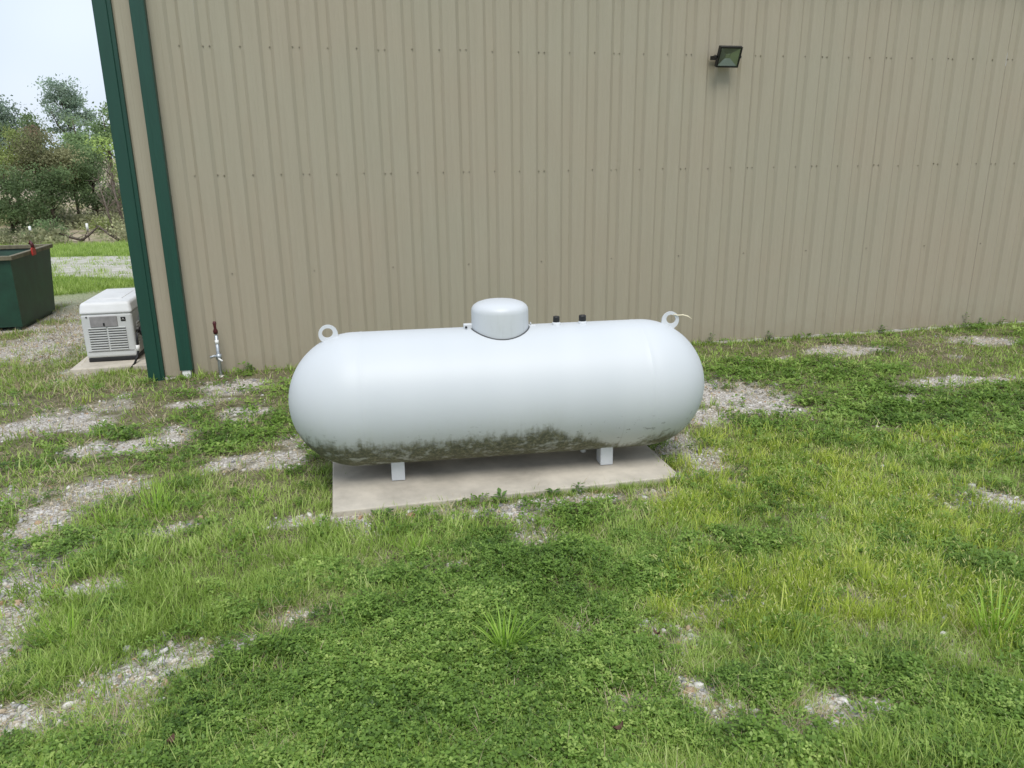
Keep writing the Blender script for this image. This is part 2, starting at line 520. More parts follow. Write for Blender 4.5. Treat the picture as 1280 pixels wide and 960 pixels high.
M['wall'] = wall_paint()
M['tank'] = tank_paint()
M['dome'] = dome_paint()
M['ground'] = ground_mat()
M['drive'] = drive_mat()
M['stone'] = stone_mat()
gm_, gt_, gb_ = NT('lamp_glass')
gf_ = nd(gt_, 'ShaderNodeFresnel'); gf_.inputs[0].default_value = 1.5
gtr_ = nd(gt_, 'ShaderNodeBsdfTransparent'); gtr_.inputs[0].default_value = (0.93, 0.96, 0.94, 1)
ggl_ = nd(gt_, 'ShaderNodeBsdfGlossy'); ggl_.inputs['Roughness'].default_value = 0.03
gmx_ = nd(gt_, 'ShaderNodeMixShader')
gt_.links.new(gf_.outputs[0], gmx_.inputs[0]); gt_.links.new(gtr_.outputs[0], gmx_.inputs[1]); gt_.links.new(ggl_.outputs[0], gmx_.inputs[2])
gt_.links.new(gmx_.outputs[0], gt_.nodes['Material Output'].inputs['Surface'])
M['glass'] = gm_
M['reflector'] = plain('reflector', (0.80, 0.82, 0.78), 0.30, 0.55, var=0.03)
M['led'] = plain('led_plate', (0.70, 0.72, 0.55), 0.5, var=0.03)
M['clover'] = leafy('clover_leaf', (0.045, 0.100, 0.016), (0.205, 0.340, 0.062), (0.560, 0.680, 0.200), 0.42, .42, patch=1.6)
M['grass'] = leafy('grass_blade', (0.110, 0.180, 0.026), (0.325, 0.470, 0.088), (0.650, 0.735, 0.285), 0.44, .42, patch=1.3)
M['fox'] = leafy('foxtail_blade', (0.170, 0.260, 0.028), (0.470, 0.590, 0.080), (0.780, 0.790, 0.240), 0.46, .42, patch=1.5)
M['seed'] = leafy('seed_head', (0.42, 0.46, 0.14), (0.60, 0.62, 0.24), (0.70, 0.68, 0.36), 0.30)
M['straw'] = leafy('dry_straw', (0.20, 0.16, 0.09), (0.42, 0.35, 0.215), (0.62, 0.55, 0.38), 0.25)
M['wide'] = leafy('wide_blade', (0.13, 0.26, 0.026), (0.32, 0.53, 0.062), (0.50, 0.68, 0.150), 0.46, .42)
M['weed'] = leafy('weed_leaf', (0.07, 0.13, 0.035), (0.13, 0.23, 0.06), (0.20, 0.32, 0.10), 0.3)

# ------------------------------------------------------------------ the lie of the land
BARE = [(-2.93, 7.54, 0.38, 0.37), (-2.56, 7.57, 0.31, 0.31), (-1.60, 6.96, 0.21, 0.23), (-1.87, 6.74, 0.32, 0.17), (-2.18, 6.68, 0.21, 0.17),
        (-2.04, 5.23, 0.22, 0.32), (-1.81, 5.66, 0.27, 0.32), (-2.12, 4.91, 0.13, 0.17), (-1.21, 4.81, 0.18, 0.12), (-1.06, 6.00, 0.19, 0.16),
        (-0.66, 5.99, 0.23, 0.20), (-1.77, 3.83, 0.11, 0.45), (-1.49, 4.09, 0.15, 0.10), (-0.95, 3.08, 0.20, 0.19), (-0.80, 3.22, 0.21, 0.15),
        (-1.34, 2.88, 0.30, 0.12), (-0.55, 3.28, 0.07, 0.045), (-0.27, 3.50, 0.055, 0.035), (0.95, 4.54, 0.55, 0.13),
        (1.42, 4.58, 0.28, 0.11), (0.45, 4.57, 0.26, 0.07), (-0.11, 4.65, 0.21, 0.10), (3.74, 6.67, 0.47, 0.70), (3.85, 6.18, 0.29, 0.22),
        (3.18, 6.15, 0.22, 0.26), (2.58, 5.21, 0.24, 0.54), (6.31, 6.57, 0.60, 0.20), (4.08, 3.83, 0.15, 0.22), (0.98, 2.39, 0.07, 0.06),
        (1.27, 2.36, 0.06, 0.08), (1.29, 2.24, 0.08, 0.07), (1.74, 2.15, 0.13, 0.10), (1.56, 2.08, 0.14, 0.08), (-0.03, 2.29, 0.04, 0.03),
        (0.20, 2.23, 0.04, 0.03), (-1.01, 7.53, 0.20, 0.28), (-1.29, 8.61, 0.36, 0.32), (6.04, 8.28, 0.58, 0.26), (8.26, 8.38, 0.40, 0.32),
        (-4.16, 11.19, 0.77, 0.74), (-3.24, 9.73, 0.24, 0.32), (-4.18, 12.20, 0.36, 0.87), (2.21, 2.87, 0.05, 0.04), (-1.61, 8.02, 0.21, 0.17),
        (-0.46, 4.67, 0.21, 0.08)]
CLOVER = [(-0.15, 2.59, 0.53, 0.32), (0.42, 2.60, 0.64, 0.45), (0.66, 3.48, 0.70, 0.44), (0.06, 3.16, 0.45, 0.36), (0.87, 2.54, 0.29, 0.46),
          (-0.43, 2.67, 0.22, 0.28), (5.04, 5.88, 1.21, 0.90), (4.85, 7.29, 1.02, 0.79), (-0.78, 6.67, 0.36, 0.49), (-0.36, 6.21, 0.27, 0.55),
          (1.46, 2.37, 0.19, 0.12), (2.05, 2.09, 0.27, 0.24), (2.22, 1.94, 0.14, 0.17), (-1.85, 4.63, 0.29, 0.17), (1.45, 3.45, 0.30, 0.28)]
FOX = [(3.08, 4.50, 0.77, 0.75), (2.53, 4.65, 0.45, 0.74), (3.38, 3.83, 0.73, 0.72), (2.35, 3.00, 0.70, 0.46), (2.89, 2.67, 0.29, 0.55),
       (3.17, 5.21, 0.50, 0.51), (1.73, 3.09, 0.28, 0.43), (2.07, 4.19, 0.25, 0.40), (4.54, 4.82, 0.61, 0.44)]
FRESH = [(-1.08, 3.94, 0.87, 0.59), (-0.58, 4.30, 0.52, 0.33), (0.27, 4.24, 0.44, 0.20), (-1.45, 3.41, 0.30, 0.23), (-1.38, 5.41, 0.29, 0.50),
         (1.61, 1.83, 0.39, 0.13), (-2.29, 5.99, 0.38, 0.40)]
DRY = [(-3.95, 11.13, 1.32, 2.44), (-1.84, 8.42, 1.32, 0.93), (7.50, 8.64, 1.50, 0.91), (5.86, 8.88, 1.22, 0.66), (-1.99, 5.91, 0.56, 0.58),
       (-0.70, 5.72, 0.44, 0.46), (2.28, 2.61, 0.28, 0.16), (-0.28, 3.56, 0.25, 0.17), (1.00, 4.61, 1.07, 0.27), (7.30, 8.41, 1.47, 1.16)]


BARE = [(a, b, c * (1.8 if c < .145 else 1.10), d * (1.8 if c < .145 else 1.06)) for (a, b, c, d) in BARE]


def blobs(L, x, y, soft=0.35):
    """1 inside any of the ellipses, falling off round the rim"""
    v = np.zeros_like(np.asarray(x, float))
    for (cx, cy, a, b) in L:
        d = np.sqrt(((x - cx) / a) ** 2 + ((y - cy) / b) ** 2)
        v = np.maximum(v, np.clip((1 + soft - d) / (2 * soft), 0, 1))
    return v


def field(L, x, y, soft=0.45, amp=0.7, fr=4.0, s=0):
    """ellipses with ragged rims"""
    wx = x + (fbm(x * 2.2, y * 2.2, 40 + s) - .5) * 0.20
    wy = y + (fbm(x * 2.2, y * 2.2, 50 + s) - .5) * 0.26
    return np.clip(blobs(L, wx, wy, soft) + (fbm(x * fr, y * fr, 60 + s) - .5) * amp, 0, 1)


def bare_at(x, y):
    x, y = np.asarray(x, float), np.asarray(y, float)
    b = field(BARE, x, y, 0.50, 1.0, 5.0, 1) * np.clip(.55 + (fbm(x * 11, y * 11, 21) - .3) * 2.2, 0, 1.05)
    left = np.clip((.2 - x) / 1.5, 0, 1) * np.clip((y - 4.3) / 1.0, 0, 1) + .5 * np.clip((y - 7.6) / 1.0, 0, 1)
    worn = np.clip((fbm(x * 2.1 + 9, y * 2.1, 77) - .645 + .075 * left) * 5, 0, .6)      # thin spots everywhere, more on the left
    b = np.maximum(b, worn * 0.85)
    far = np.clip((y - 9.6) / 2, 0, 1) * np.clip((fbm(x * .9, y * .9, 33) - .42) * 5, 0, 0.8) * (y < 19)
    return np.clip(np.maximum(b, far), 0, 1)


def zg(x, y):
    x, y = np.asarray(x, float), np.asarray(y, float)
    z = np.where(y < 9.28, (9.28 - y) * .045, 0) + .02 * np.clip(4.2 - y, 0, 5) ** 2
    z = z - (np.clip(y, 16, 36) - 16) * .045
    z = z + (np.clip(y, 37, 90) - 37) * .06 + (np.clip(y, 90, 400) - 90) * .005
    near = np.clip((14 - y) / 3, 0, 1) * np.clip((9.15 - y) / .5, 0, 1) * np.clip((y + 6) / 3, 0, 1)
    pad = np.clip(np.maximum(np.abs(x - 1.035) - 1.2, np.abs(y - 5.31) - .62) / .25, 0, 1)
    bump = (fbm(x * 1.1, y * 1.1, 5) - .5) * .05 + (fbm(x * 4, y * 4, 8) - .5) * .022
    foot = .04 * np.clip((y - 8.7) / .5, 0, 1) * np.clip((4.9 - x) / 1.0, 0, 1) * np.clip((x + 2.1) / .4, 0, 1) * (y < 9.6)
    return z + bump * near * (0.15 + 0.85 * pad) + foot


def axis_pts(lo, hi, dlo, dhi, step, grow=1.22):
    a = list(np.arange(dlo, dhi + 1e-6, step))
    s, v = step, dlo
    while v > lo:
        s *= grow; v -= s; a.insert(0, max(v, lo))
    s, v = step, dhi
    while v < hi:
        s = min(s * grow, 12); v += s; a.append(min(v, hi))
    return np.array(sorted(set(np.round(a, 4))))


gx = axis_pts(-260, 260, -5.2, 10.6, 0.07)
gy = axis_pts(-60, 400, 1.2, 12.0, 0.07, 1.06)
GX, GY = np.meshgrid(gx, gy)
GZ = zg(GX, GY)
nx, ny = len(gx), len(gy)
idx = np.arange(nx * ny).reshape(ny, nx)
quads = np.stack([idx[:-1, :-1], idx[:-1, 1:], idx[1:, 1:], idx[1:, :-1]], -1).reshape(-1, 4)
gme = bpy.data.meshes.new('ground')
gme.vertices.add(nx * ny)
gme.vertices.foreach_set('co', np.stack([GX, GY, GZ], -1).ravel())
gme.loops.add(quads.size)
gme.loops.foreach_set('vertex_index', quads.ravel())
gme.polygons.add(len(quads))
gme.polygons.foreach_set('loop_start', np.arange(len(quads)) * 4)
gme.polygons.foreach_set('loop_total', np.full(len(quads), 4))
gme.update(calc_edges=True)
smooth(gme)


def vattr(me, name, val):
    a = me.attributes.new(name, 'FLOAT', 'POINT')
    a.data.foreach_set('value', np.asarray(val, np.float32).ravel())


vattr(gme, 'bare', bare_at(GX, GY))
vattr(gme, 'turf', np.clip((GY - 13) / 5, 0, 1) * np.clip((36.5 - GY) / 1.5, 0, 1) * .9 + np.clip((1.0 - GY) / 2, 0, .8))
vattr(gme, 'litter', np.clip((GY - 35.5) / 2.0, 0, 1))
ground = tag(link('ground', gme, M['ground']), 'grassy gravel yard sloping gently down to the tan metal building', kind='structure')

# gravel drive crossing the yard behind the building corner
dx = np.linspace(-60, 40, 101); dt = np.linspace(0, 1, 15)
V, Fc = [], []
for j, tt in enumerate(dt):
    for i, x in enumerate(dx):
        y0 = 19.6 + (-x - 5) * .25 + 0.8 * math.sin(x * .5) + (rng.random() - .5) * .4
        y1 = 26.4 + (-x - 5) * .20 + 0.6 * math.sin(x * .7 + 1) + (rng.random() - .5) * .4
        y = y0 + (y1 - y0) * tt
        V.append((x, y, float(zg(x, y)) + 0.012))
nxd = len(dx)
for j in range(len(dt) - 1):
    for i in range(nxd - 1):
        Fc.append((j * nxd + i, j * nxd + i + 1, (j + 1) * nxd + i + 1, (j + 1) * nxd + i))
me = bpy.data.meshes.new('gravel_drive'); me.from_pydata(V, [], Fc); smooth(me)
tag(link('gravel_drive', me, M['drive']), 'pale gravel drive crossing the grass behind the dumpster', kind='structure')

# ------------------------------------------------------------------ metal building
WY = 9.28
P12 = 0.3048
X0 = -0.602 - 0.03                     # rib 0
bl = empty('metal_building', (-2.25, WY, 0.0))
tag(bl, 'long metal building with tan ribbed walls and dark green trim', 'building')
BX, BY = -2.25, WY                      # local = world - (BX, BY)
EAVE = 4.88


def rib_profile():
    """one 36 inch sheet: three major ribs, two small stiffeners in every flat; (x, depth towards the viewer)"""
    p = []
    for k in range(3):
        c = 0.076 + k * P12
        p += [(c - .076, .027), (c - .040, 0), (c + .040, 0), (c + .076, .027)]
        p += [(c + .128, .027), (c + .134, .0252), (c + .171, .0252), (c + .177, .027)]
    p.append((3 * P12, .027))
    return p


prof = rib_profile()
zs = [0.035, 0.9, 2.28, 3.6, EAVE]
V, Fc = [], []
for z in zs:
    for (x, dd) in prof: V.append((x, -dd, z))
n = len(prof)
for j in range(len(zs) - 1):
    for i in range(n - 1): Fc.append((j * n + i, j * n + i + 1, (j + 1) * n + i + 1, (j + 1) * n + i))
# folded lap edge at the left, a hair proud of the sheet beside it
k0 = len(V)
for z in (zs[0], zs[-1]): V += [(-0.001, 0.004, z), (0.0, -0.0016, z), (0.004, -0.0016 - .008, z)]
pme = bpy.data.meshes.new('wall_panel'); pme.from_pydata(V[:k0], [], Fc); pme.materials.append(M['wall'])
panels = []
for k in range(24):
    i = -5 + 3 * k
    xl = X0 + i * P12 - 0.076
    o = link('wall_panel', pme, None, bl)
    o.location = (xl - BX, (0.0018 if k % 2 else 0.0), 0)
    panels.append(xl)
XEND = panels[-1] + 3 * P12
# screws: real heads, far too small to pick apart
bm = bmesh.new()


def screw(x, z, dep=0.0):
    m4 = Matrix.Translation((x - BX, -dep - .002, z)) @ Matrix.Rotation(R(90), 4, 'X')
    bmesh.ops.create_cone(bm, cap_ends=True, segments=6, radius1=.0085, radius2=.0085, depth=.003, matrix=m4)
    bmesh.ops.create_cone(bm, cap_ends=True, segments=6, radius1=.0055, radius2=.0045, depth=.010, matrix=Matrix.Translation((0, -.004, 0)) @ m4)


for i in range(-4, 66):
    x = X0 + i * P12 + .034
    for z in (2.283, 3.604):
        zz = z + rng.normal(0, .004)
        screw(x + rng.normal(0, .002), zz)
        if i % 3 == 1: screw(x - .066, zz + rng.normal(0, .004))
    if i % 3 == 1:
        for z in (1.20,): screw(x - .034, z, .0)
sm_ = bm_mesh('screw', bm)
tag(link('screw', sm_, M['screw'], bl), kind='stuff')
# corner trim: broad fold, and the narrow dark return
bm = bmesh.new()
tr = [(-0.03, 0.12), (-0.03, -0.055), (0.098, -0.055), (0.106, -0.042), (0.140, -0.036), (0.145, 0.0)]
for z in (0.0, EAVE):
    for (x, y) in tr: bm.verts.new((x, y, z))
bm.verts.ensure_lookup_table()
for i in range(len(tr) - 1): bm.faces.new([bm.verts[i], bm.verts[i + 1], bm.verts[len(tr) + i + 1], bm.verts[len(tr) + i]])
link('corner_trim', bm_mesh('corner_trim', bm), M['green_trim'], bl)
# downspout with fluted face, tilted shoe and plastic outlet
ds = empty('downspout', (0, 0, 0)); ds.parent = bl
bm = bmesh.new()
dp = [(0.0, -.034), (0.0, -.122), (0.006, -.128), (0.045, -.128), (0.048, -.1265), (0.088, -.1265), (0.091, -.128), (0.132, -.128), (0.138, -.122), (0.138, -.034)]
x0d = 0.333
for z in (0.125, EAVE - .1):
    for (x, y) in dp: bm.verts.new((x0d + x * 1.02, y, z))
bm.verts.ensure_lookup_table(); nn = len(dp)
for i in range(nn): bm.faces.new([bm.verts[i], bm.verts[(i + 1) % nn], bm.verts[nn + (i + 1) % nn], bm.verts[nn + i]])
link('spout_pipe', bm_mesh('spout_pipe', bm), M['green_trim'], ds)
box('spout_outlet', x0d + .022, x0d + .112, -.118, -.036, .03, .123, M['white_plastic'], ds, .006)
for z in (4.3,):
    box('spout_strap', x0d - .025, x0d + .183, -.1335, -.1305, z, z + .035, M['green_trim'], ds)
# body of the building
LN, DP = XEND - BX, 14.0
box('foundation', 0.005, LN, -.022, DP, -.35, .030, M['concrete_grey'], bl)
box('end_wall', 0.0, .03, .10, DP, .035, EAVE, M['wall'], bl)
box('end_wall', LN - .03, LN, .10, DP, .035, EAVE, M['wall'], bl)
box('rear_wall', 0.031, LN - .031, DP - .03, DP, .035, EAVE, M['wall'], bl)
bm = bmesh.new()
hz = DP / 2 * .17
rp = [(-.22, EAVE - .01), (DP / 2, EAVE + hz), (DP + .22, EAVE - .01), (DP + .22, EAVE + .05), (DP / 2, EAVE + hz + .06), (-.22, EAVE + .05)]
for x in (-.2, LN + .2):
    for (y, z) in rp: bm.verts.new((x, y, z))
bm.verts.ensure_lookup_table()
for i in range(6): bm.faces.new([bm.verts[i], bm.verts[(i + 1) % 6], bm.verts[6 + (i + 1) % 6], bm.verts[6 + i]])
bm.faces.new([bm.verts[i] for i in (0, 1, 4, 5)]); bm.faces.new([bm.verts[i] for i in (1, 2, 3, 4)])
bm.faces.new([bm.verts[6 + i] for i in (0, 1, 4, 5)]); bm.faces.new([bm.verts[6 + i] for i in (1, 2, 3, 4)])
link('roof', bm_mesh('roof', bm), M['roof'], bl)
box('gutter', -.05, LN + .05, -.21, -.06, EAVE - .15, EAVE - .02, M['green_trim'], bl, .012)

# ------------------------------------------------------------------ flood light on the wall
fl = empty('flood_light', (4.675, WY - .030, 3.565))
tag(fl, 'black flood light with clear glass mounted high on the tan wall', 'light')
hd = empty('lamp_head', (0, -.135, .005)); hd.parent = fl
hd.rotation_euler = (R(24), 0, R(0))   # glass looks down and out
w, h_ = .142, .118


def frame_mesh(w, h, t, d0, d1):
    bm = bmesh.new()
    o = [(-w, -h), (w, -h), (w, h), (-w, h)]; q = [(-w + t, -h + t), (w - t, -h + t), (w - t, h - t), (-w + t, h - t)]
    vs = [[bm.verts.new((x, y, z)) for (x, z) in L] for (L, y) in ((o, d0), (q, d0), (o, d1), (q, d1))]
    for i in range(4):
        j = (i + 1) % 4
        bm.faces.new([vs[0][i], vs[0][j], vs[1][j], vs[1][i]]); bm.faces.new([vs[2][i], vs[2][j], vs[3][j], vs[3][i]])
        bm.faces.new([vs[0][i], vs[0][j], vs[2][j], vs[2][i]]); bm.faces.new([vs[1][i], vs[1][j], vs[3][j], vs[3][i]])
    return bm_mesh('lamp_frame', bm)


link('lamp_frame', frame_mesh(w, h_, .016, -.044, .012), M['black'], hd)
bm = bmesh.new()                        # ribbed back of the housing
b_ = [(-w * .98, -h_ * .98), (w * .98, -h_ * .98), (w * .98, h_ * .98), (-w * .98, h_ * .98)]
f1 = [bm.verts.new((x, .0135, z)) for x, z in b_]; f2 = [bm.verts.new((x * .7, .065, z * .7)) for x, z in b_]
bm.faces.new(f2)
for i in range(4): bm.faces.new([f1[i], f1[(i + 1) % 4], f2[(i + 1) % 4], f2[i]])
link('housing', bm_mesh('housing', bm), M['black'], hd)
bm = bmesh.new()                        # pyramid reflector with the LED plate at its bottom
iw, ih = w - .0165, h_ - .0165
r1 = [bm.verts.new((x, -.028, z)) for x, z in ((-iw, -ih), (iw, -ih), (iw, ih), (-iw, ih))]
r2_ = [bm.verts.new((x, .008, z)) for x, z in ((-.03, -.025), (.03, -.025), (.03, .025), (-.03, .025))]
for i in range(4): bm.faces.new([r1[i], r1[(i + 1) % 4], r2_[(i + 1) % 4], r2_[i]])
link('reflector', bm_mesh('reflector', bm), M['reflector'], hd)
box('led_plate', -.030, .030, .0082, .0105, -.025, .025, M['led'], hd)
box('lamp_glass', -iw, iw, -.040, -.036, -ih, ih, M['glass'], hd)
box('bracket', -.165, .165, -.012, -.001, -.025, .020, M['black'], fl, .002)
for s in (-1, 1):
    box('bracket_arm', s * .160 - .004, s * .160 + .004, -.150, -.0125, -.018, .014, M['black'], fl)
    link('pivot_bolt', tube_mesh('pivot_bolt', [(s * .140, -.132, 0), (s * .172, -.132, 0)], [.012, .012], 10), M['black'], fl)

# ------------------------------------------------------------------ tank pad, propane tank
PADZ = 0.247
tag(box('concrete_pad', -.18, 2.25, 4.70, 5.92, .06, PADZ, M['concrete'], None, .008),
    'flat buff concrete slab under the white propane tank', 'slab')

tk = empty('propane_tank', (1.081, 5.285, PADZ), -0.055)
tag(tk, 'white horizontal propane tank with algae stained belly on concrete slab', 'tank')
TR, TL, TZ = 0.476, 3.04, 0.803 - PADZ
hl = TL / 2 - TR
prof = []
for a in np.linspace(0, math.pi / 2, 26): prof.append((-hl - TR * math.cos(a), TR * math.sin(a)))
for s in (-1, 1):
    for dxx, dr in ((-.045, 0), (-.010, 0), (-.004, .0014), (.004, .0014), (.010, 0), (.045, 0)):
        prof.append((s * hl + dxx + (.047 if s < 0 else -.047), TR + dr))
for a in np.linspace(math.pi / 2, 0, 26): prof.append((hl + TR * math.cos(a), TR * math.sin(a)))
shell = link('tank_shell', lathe_mesh('tank_shell', prof, 112, 'x'), M['tank'], tk, (0, 0, TZ))
# feet
for sx_, lx in ((-1, -.79), (1, .735)):
    for sy in (-1, 1):
        bm = bmesh.new()
        hw = .047
        ya, yb = (-.235, -.120) if sy < 0 else (.120, .235)
        top = {}
        for x in (lx - hw, lx + hw):
            for y in (ya, yb):
                zt = TZ - math.sqrt(TR ** 2 - y ** 2) + .012
                top[(x, y)] = (bm.verts.new((x, y, 0.004)), bm.verts.new((x, y, zt)))
        k = [(lx - hw, ya), (lx + hw, ya), (lx + hw, yb), (lx - hw, yb)]
        bm.faces.new([top[q][0] for q in k]); bm.faces.new([top[q][1] for q in k])
        for i in range(4):
            a_, c_ = k[i], k[(i + 1) % 4]
            bm.faces.new([top[a_][0], top[c_][0], top[c_][1], top[a_][1]])
        bmesh.ops.bevel(bm, geom=list(bm.edges), offset=.004, segments=1, affect='EDGES')
        link('leg', bm_mesh('leg', bm), M['white_paint'], tk)
# valve dome: bell that sits down over the shell's curve
dl = empty('valve_dome', (-.012, 0, TZ + TR)); dl.parent = tk
dprof = [(-.155, .196), (-.155, .204), (-.148, .206), (.120, .203), (.140, .2005), (.158, .190), (.174, .168), (.187, .13), (.195, .08), (.199, .03), (.1995, 0.0)]
dme = lathe_mesh('dome_cover', dprof, 64, 'z')
link('dome_cover', dme, M['dome'], dl)
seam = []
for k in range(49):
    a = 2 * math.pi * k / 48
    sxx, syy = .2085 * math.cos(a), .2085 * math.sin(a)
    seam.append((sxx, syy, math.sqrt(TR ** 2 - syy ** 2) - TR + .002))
link('dome_shade_line', tube_mesh('dome_shade_line', seam, [.0045] * 49, 6), M['dark'], dl)  # added dark tube: draws the shadow line where the dome meets the shell
box('hinge', -.262, -.200, -.022, .022, -.012, .034, M['white_paint'], dl, .005)
link('hinge_pin', tube_mesh('hinge_pin', [(-.246, -.034, .014), (-.246, .034, .014)], [.008, .008], 8), M['black'], dl)
box('hasp', .200, .262, -.018, .018, -.012, .006, M['white_paint'], dl, .004)
link('hasp_loop', tube_mesh('hasp_loop', [(.222, -.012, .004), (.222, -.012, .022), (.222, .012, .022), (.222, .012, .004)], [.004] * 4, 6), M['white_paint'], dl)
# black capped fittings
for lx, r in ((.398, .024), (.592, .027)):
    f = link('fitting', lathe_mesh('fitting', [(-.03, 0), (-.03, .030), (.016, .030), (.020, .024), (.020, 0)], 16), M['white_paint'], tk, (lx, -.01, TZ + TR))
    link('cap', lathe_mesh('cap', [(.021, 0), (.021, r), (.056, r), (.062, r * .85), (.062, 0)], 12, sm=False), M['black'], f)
link('drain_fitting', lathe_mesh('drain_fitting', [(-.028, 0), (-.028, .022), (.02, .022), (.02, 0)], 12), M['white_paint'], tk, (.60, -.06, TZ - TR + .002))


def lug_mesh(flip):
    """flat plate bent like an ear: C-shaped ring welded to the head"""
    bm = bmesh.new()
    n, ro, ri, th = 26, .066, .036, .012
    outer, inner = [], []
    for k in range(n):
        a = 2 * math.pi * k / n
        sq = 1.0 + (.22 if -2.6 < (a if a < math.pi else a - 2 * math.pi) < -0.55 else 0)
        outer.append((ro * math.cos(a), ro * math.sin(a) * sq)); inner.append((ri * math.cos(a) * 1.05, ri * math.sin(a) * .92 + .010))
    L = []
    for y in (-th / 2, th / 2):
        L.append([bm.verts.new((x * flip, y, z)) for x, z in outer]); L.append([bm.verts.new((x * flip, y, z)) for x, z in inner])
    for k in range(n):
        j = (k + 1) % n
        bm.faces.new([L[0][k], L[0][j], L[1][j], L[1][k]]); bm.faces.new([L[2][k], L[2][j], L[3][j], L[3][k]])
        bm.faces.new([L[0][k], L[0][j], L[2][j], L[2][k]]); bm.faces.new([L[1][k], L[1][j], L[3][j], L[3][k]])
    return bm_mesh('lifting_lug', bm)


lug_l = link('lifting_lug', lug_mesh(1), M['white_paint'], tk, (-1.215, 0, TZ + TR + .004))
lug_l.rotation_euler = (0, R(-24), 0)
lug_r = link('lifting_lug', lug_mesh(-1), M['white_paint'], tk, (1.265, 0, TZ + TR - .008))
lug_r.rotation_euler = (0, R(26), 0)
tie = link('zip_tie', tube_mesh('zip_tie', [(0.02, -.012, .045), (.055, -.015, .038), (.09, -.02, .040), (.125, -.03, .030), (.15, -.04, .012)], [.004, .004, .0045, .004, .003], 6), M['cream'], lug_r)
tie.rotation_euler = (0, R(-26), 0)

# ------------------------------------------------------------------ generator and its slab
tag(box('concrete_pad', -3.29, -2.40, 9.83, 11.60, -.10, .055, M['concrete'], None, .012),
    'small concrete slab beneath the standby generator at the building corner', 'slab')
gn = empty('generator', (-2.875, 10.12, 0.058))
tag(gn, 'pale grey standby generator with louvred front and white lid', 'generator')
GW, GD, GH = .292, 1.22, .60            # half width, depth, body height
box('base_skid', -GW + .012, GW - .012, .012, GD - .012, 0.0, .052, M['black'], gn, .01)
bm = box_bm(-GW, GW, 0, GD, .050, GH, .030, 3)
body = link('body', bm_mesh('body', bm), M['gen_white'], gn)
bm = box_bm(-GW - .012, GW + .012, -.014, GD + .012, GH - .002, GH + .135, .0, 1)
for v in bm.verts:
    if v.co.z > GH + .05:
        v.co.x *= .95 if v.co.x < 0 else .90
        v.co.y = .04 if v.co.y < .5 else GD - .04
bmesh.ops.bevel(bm, geom=list(bm.edges), offset=.034, segments=4, profile=.5, affect='EDGES')
lid = link('lid', bm_mesh('lid', bm), M['gen_lid'], gn)
box('lid_ridge', -.15, .13, .30, .95, GH + .128, GH + .140, M['gen_lid'], lid, .005)
box('skirt_line', -GW + .03, GW - .03, -.0045, .004, .128, .136, M['gen_hatch'], body)
# grey hatch
hb = box('hatch', -.190, .118, -.014, .004, .440, .572, M['gen_hatch'], body, .006)
box('hatch_latch', -.045, -.025, -.020, -.0145, .455, .490, M['black'], hb)
# sticker with small pale mark
stk = box('sticker', .160, .215, -.0035, .004, .500, .552, M['black'], body)
link('sticker_mark', tube_mesh('sticker_mark', [(.174, -.0045, .514), (.187, -.0045, .538), (.200, -.0045, .514)], [.0028] * 3, 4), M['white_plastic'], stk)
link('body_screw', lathe_mesh('body_screw', [(-.004, 0), (-.004, .010), (.004, .010), (.004, 0)], 8), M['black'], body, (-.225, -.002, .565)).rotation_euler = (R(90), 0, 0)
# louvres on the front and along both sides
for c, wv in ((-.122, .100), (.100, .100)):
    box('vent_recess', c - wv, c + wv, -.0025, .003, .148, .424, M['dark'], body)
smesh = bm_mesh('louvre_slat', box_bm(-.104, .104, -.009, .0, -.0098, .0098, .004, 1)); smesh.materials.append(M['gen_white'])
for c in (-.122, .100):
    for k in range(10):
        o = link('louvre_slat', smesh, None, body, (c, -.003, .150 + k * .0305))
        o.rotation_euler = (R(18), 0, 0)
ss = bm_mesh('louvre_slat', box_bm(-.006, .006, -.2, .2, -.012, .012, .004, 1)); ss.materials.append(M['gen_white'])
for sx_ in (-1, 1):
    for k in range(8):
        for yy in (.34, .82):
            link('louvre_slat', ss, None, body, (sx_ * (GW + .003), yy, .19 + k * .036))
# gas regulator, flexible hose and the pipe out of the ground
reg = link('regulator', lathe_mesh('regulator', [(-.035, 0), (-.035, .05), (-.01, .07), (.01, .07), (.035, .045), (.05, .02), (.05, 0)], 16), M['black'], gn, (GW + .075, .10, .35))
reg.rotation_euler = (0, R(90), 0)
link('regulator_pipe', tube_mesh('regulator_pipe', [(GW - .01, .10, .35), (GW + .04, .10, .35), (GW + .04, .02, .36), (GW + .035, -.035, .34), (GW + .03, -.05, .26), (GW + .028, -.055, .16)], [.016] * 6, 8), M['black'], gn)
link('pipe_coupling', tube_mesh('pipe_coupling', [(GW + .029, -.053, .20), (GW + .027, -.058, .13)], [.024, .024], 10), M['white_plastic'], gn)
link('gas_hose', tube_mesh('gas_hose', [(GW + .027, -.058, .13), (GW + .015, -.10, .06), (GW + .0, -.20, -.0), (GW - .03, -.40, -.04), (GW - .05, -.60, -.11)], [.014] * 5, 8), M['black'], gn)
link('pipe_coupling', tube_mesh('pipe_coupling', [(GW - .045, -.52, -.082), (GW - .055, -.61, -.115)], [.019, .019], 8), M['galv'], gn)
link('exhaust_outlet', tube_mesh('exhaust_outlet', [(GW - .005, .30, .47), (GW + .05, .30, .47)], [.045, .045], 14), M['galv'], gn)

# ------------------------------------------------------------------ dumpster
dm = empty('dumpster', (-4.80, 12.75, 0.0))
tag(dm, 'open topped dark green steel dumpster with rusty rim and red latch', 'dumpster')
DW, DL, DH = 2.0, 1.56, 1.06


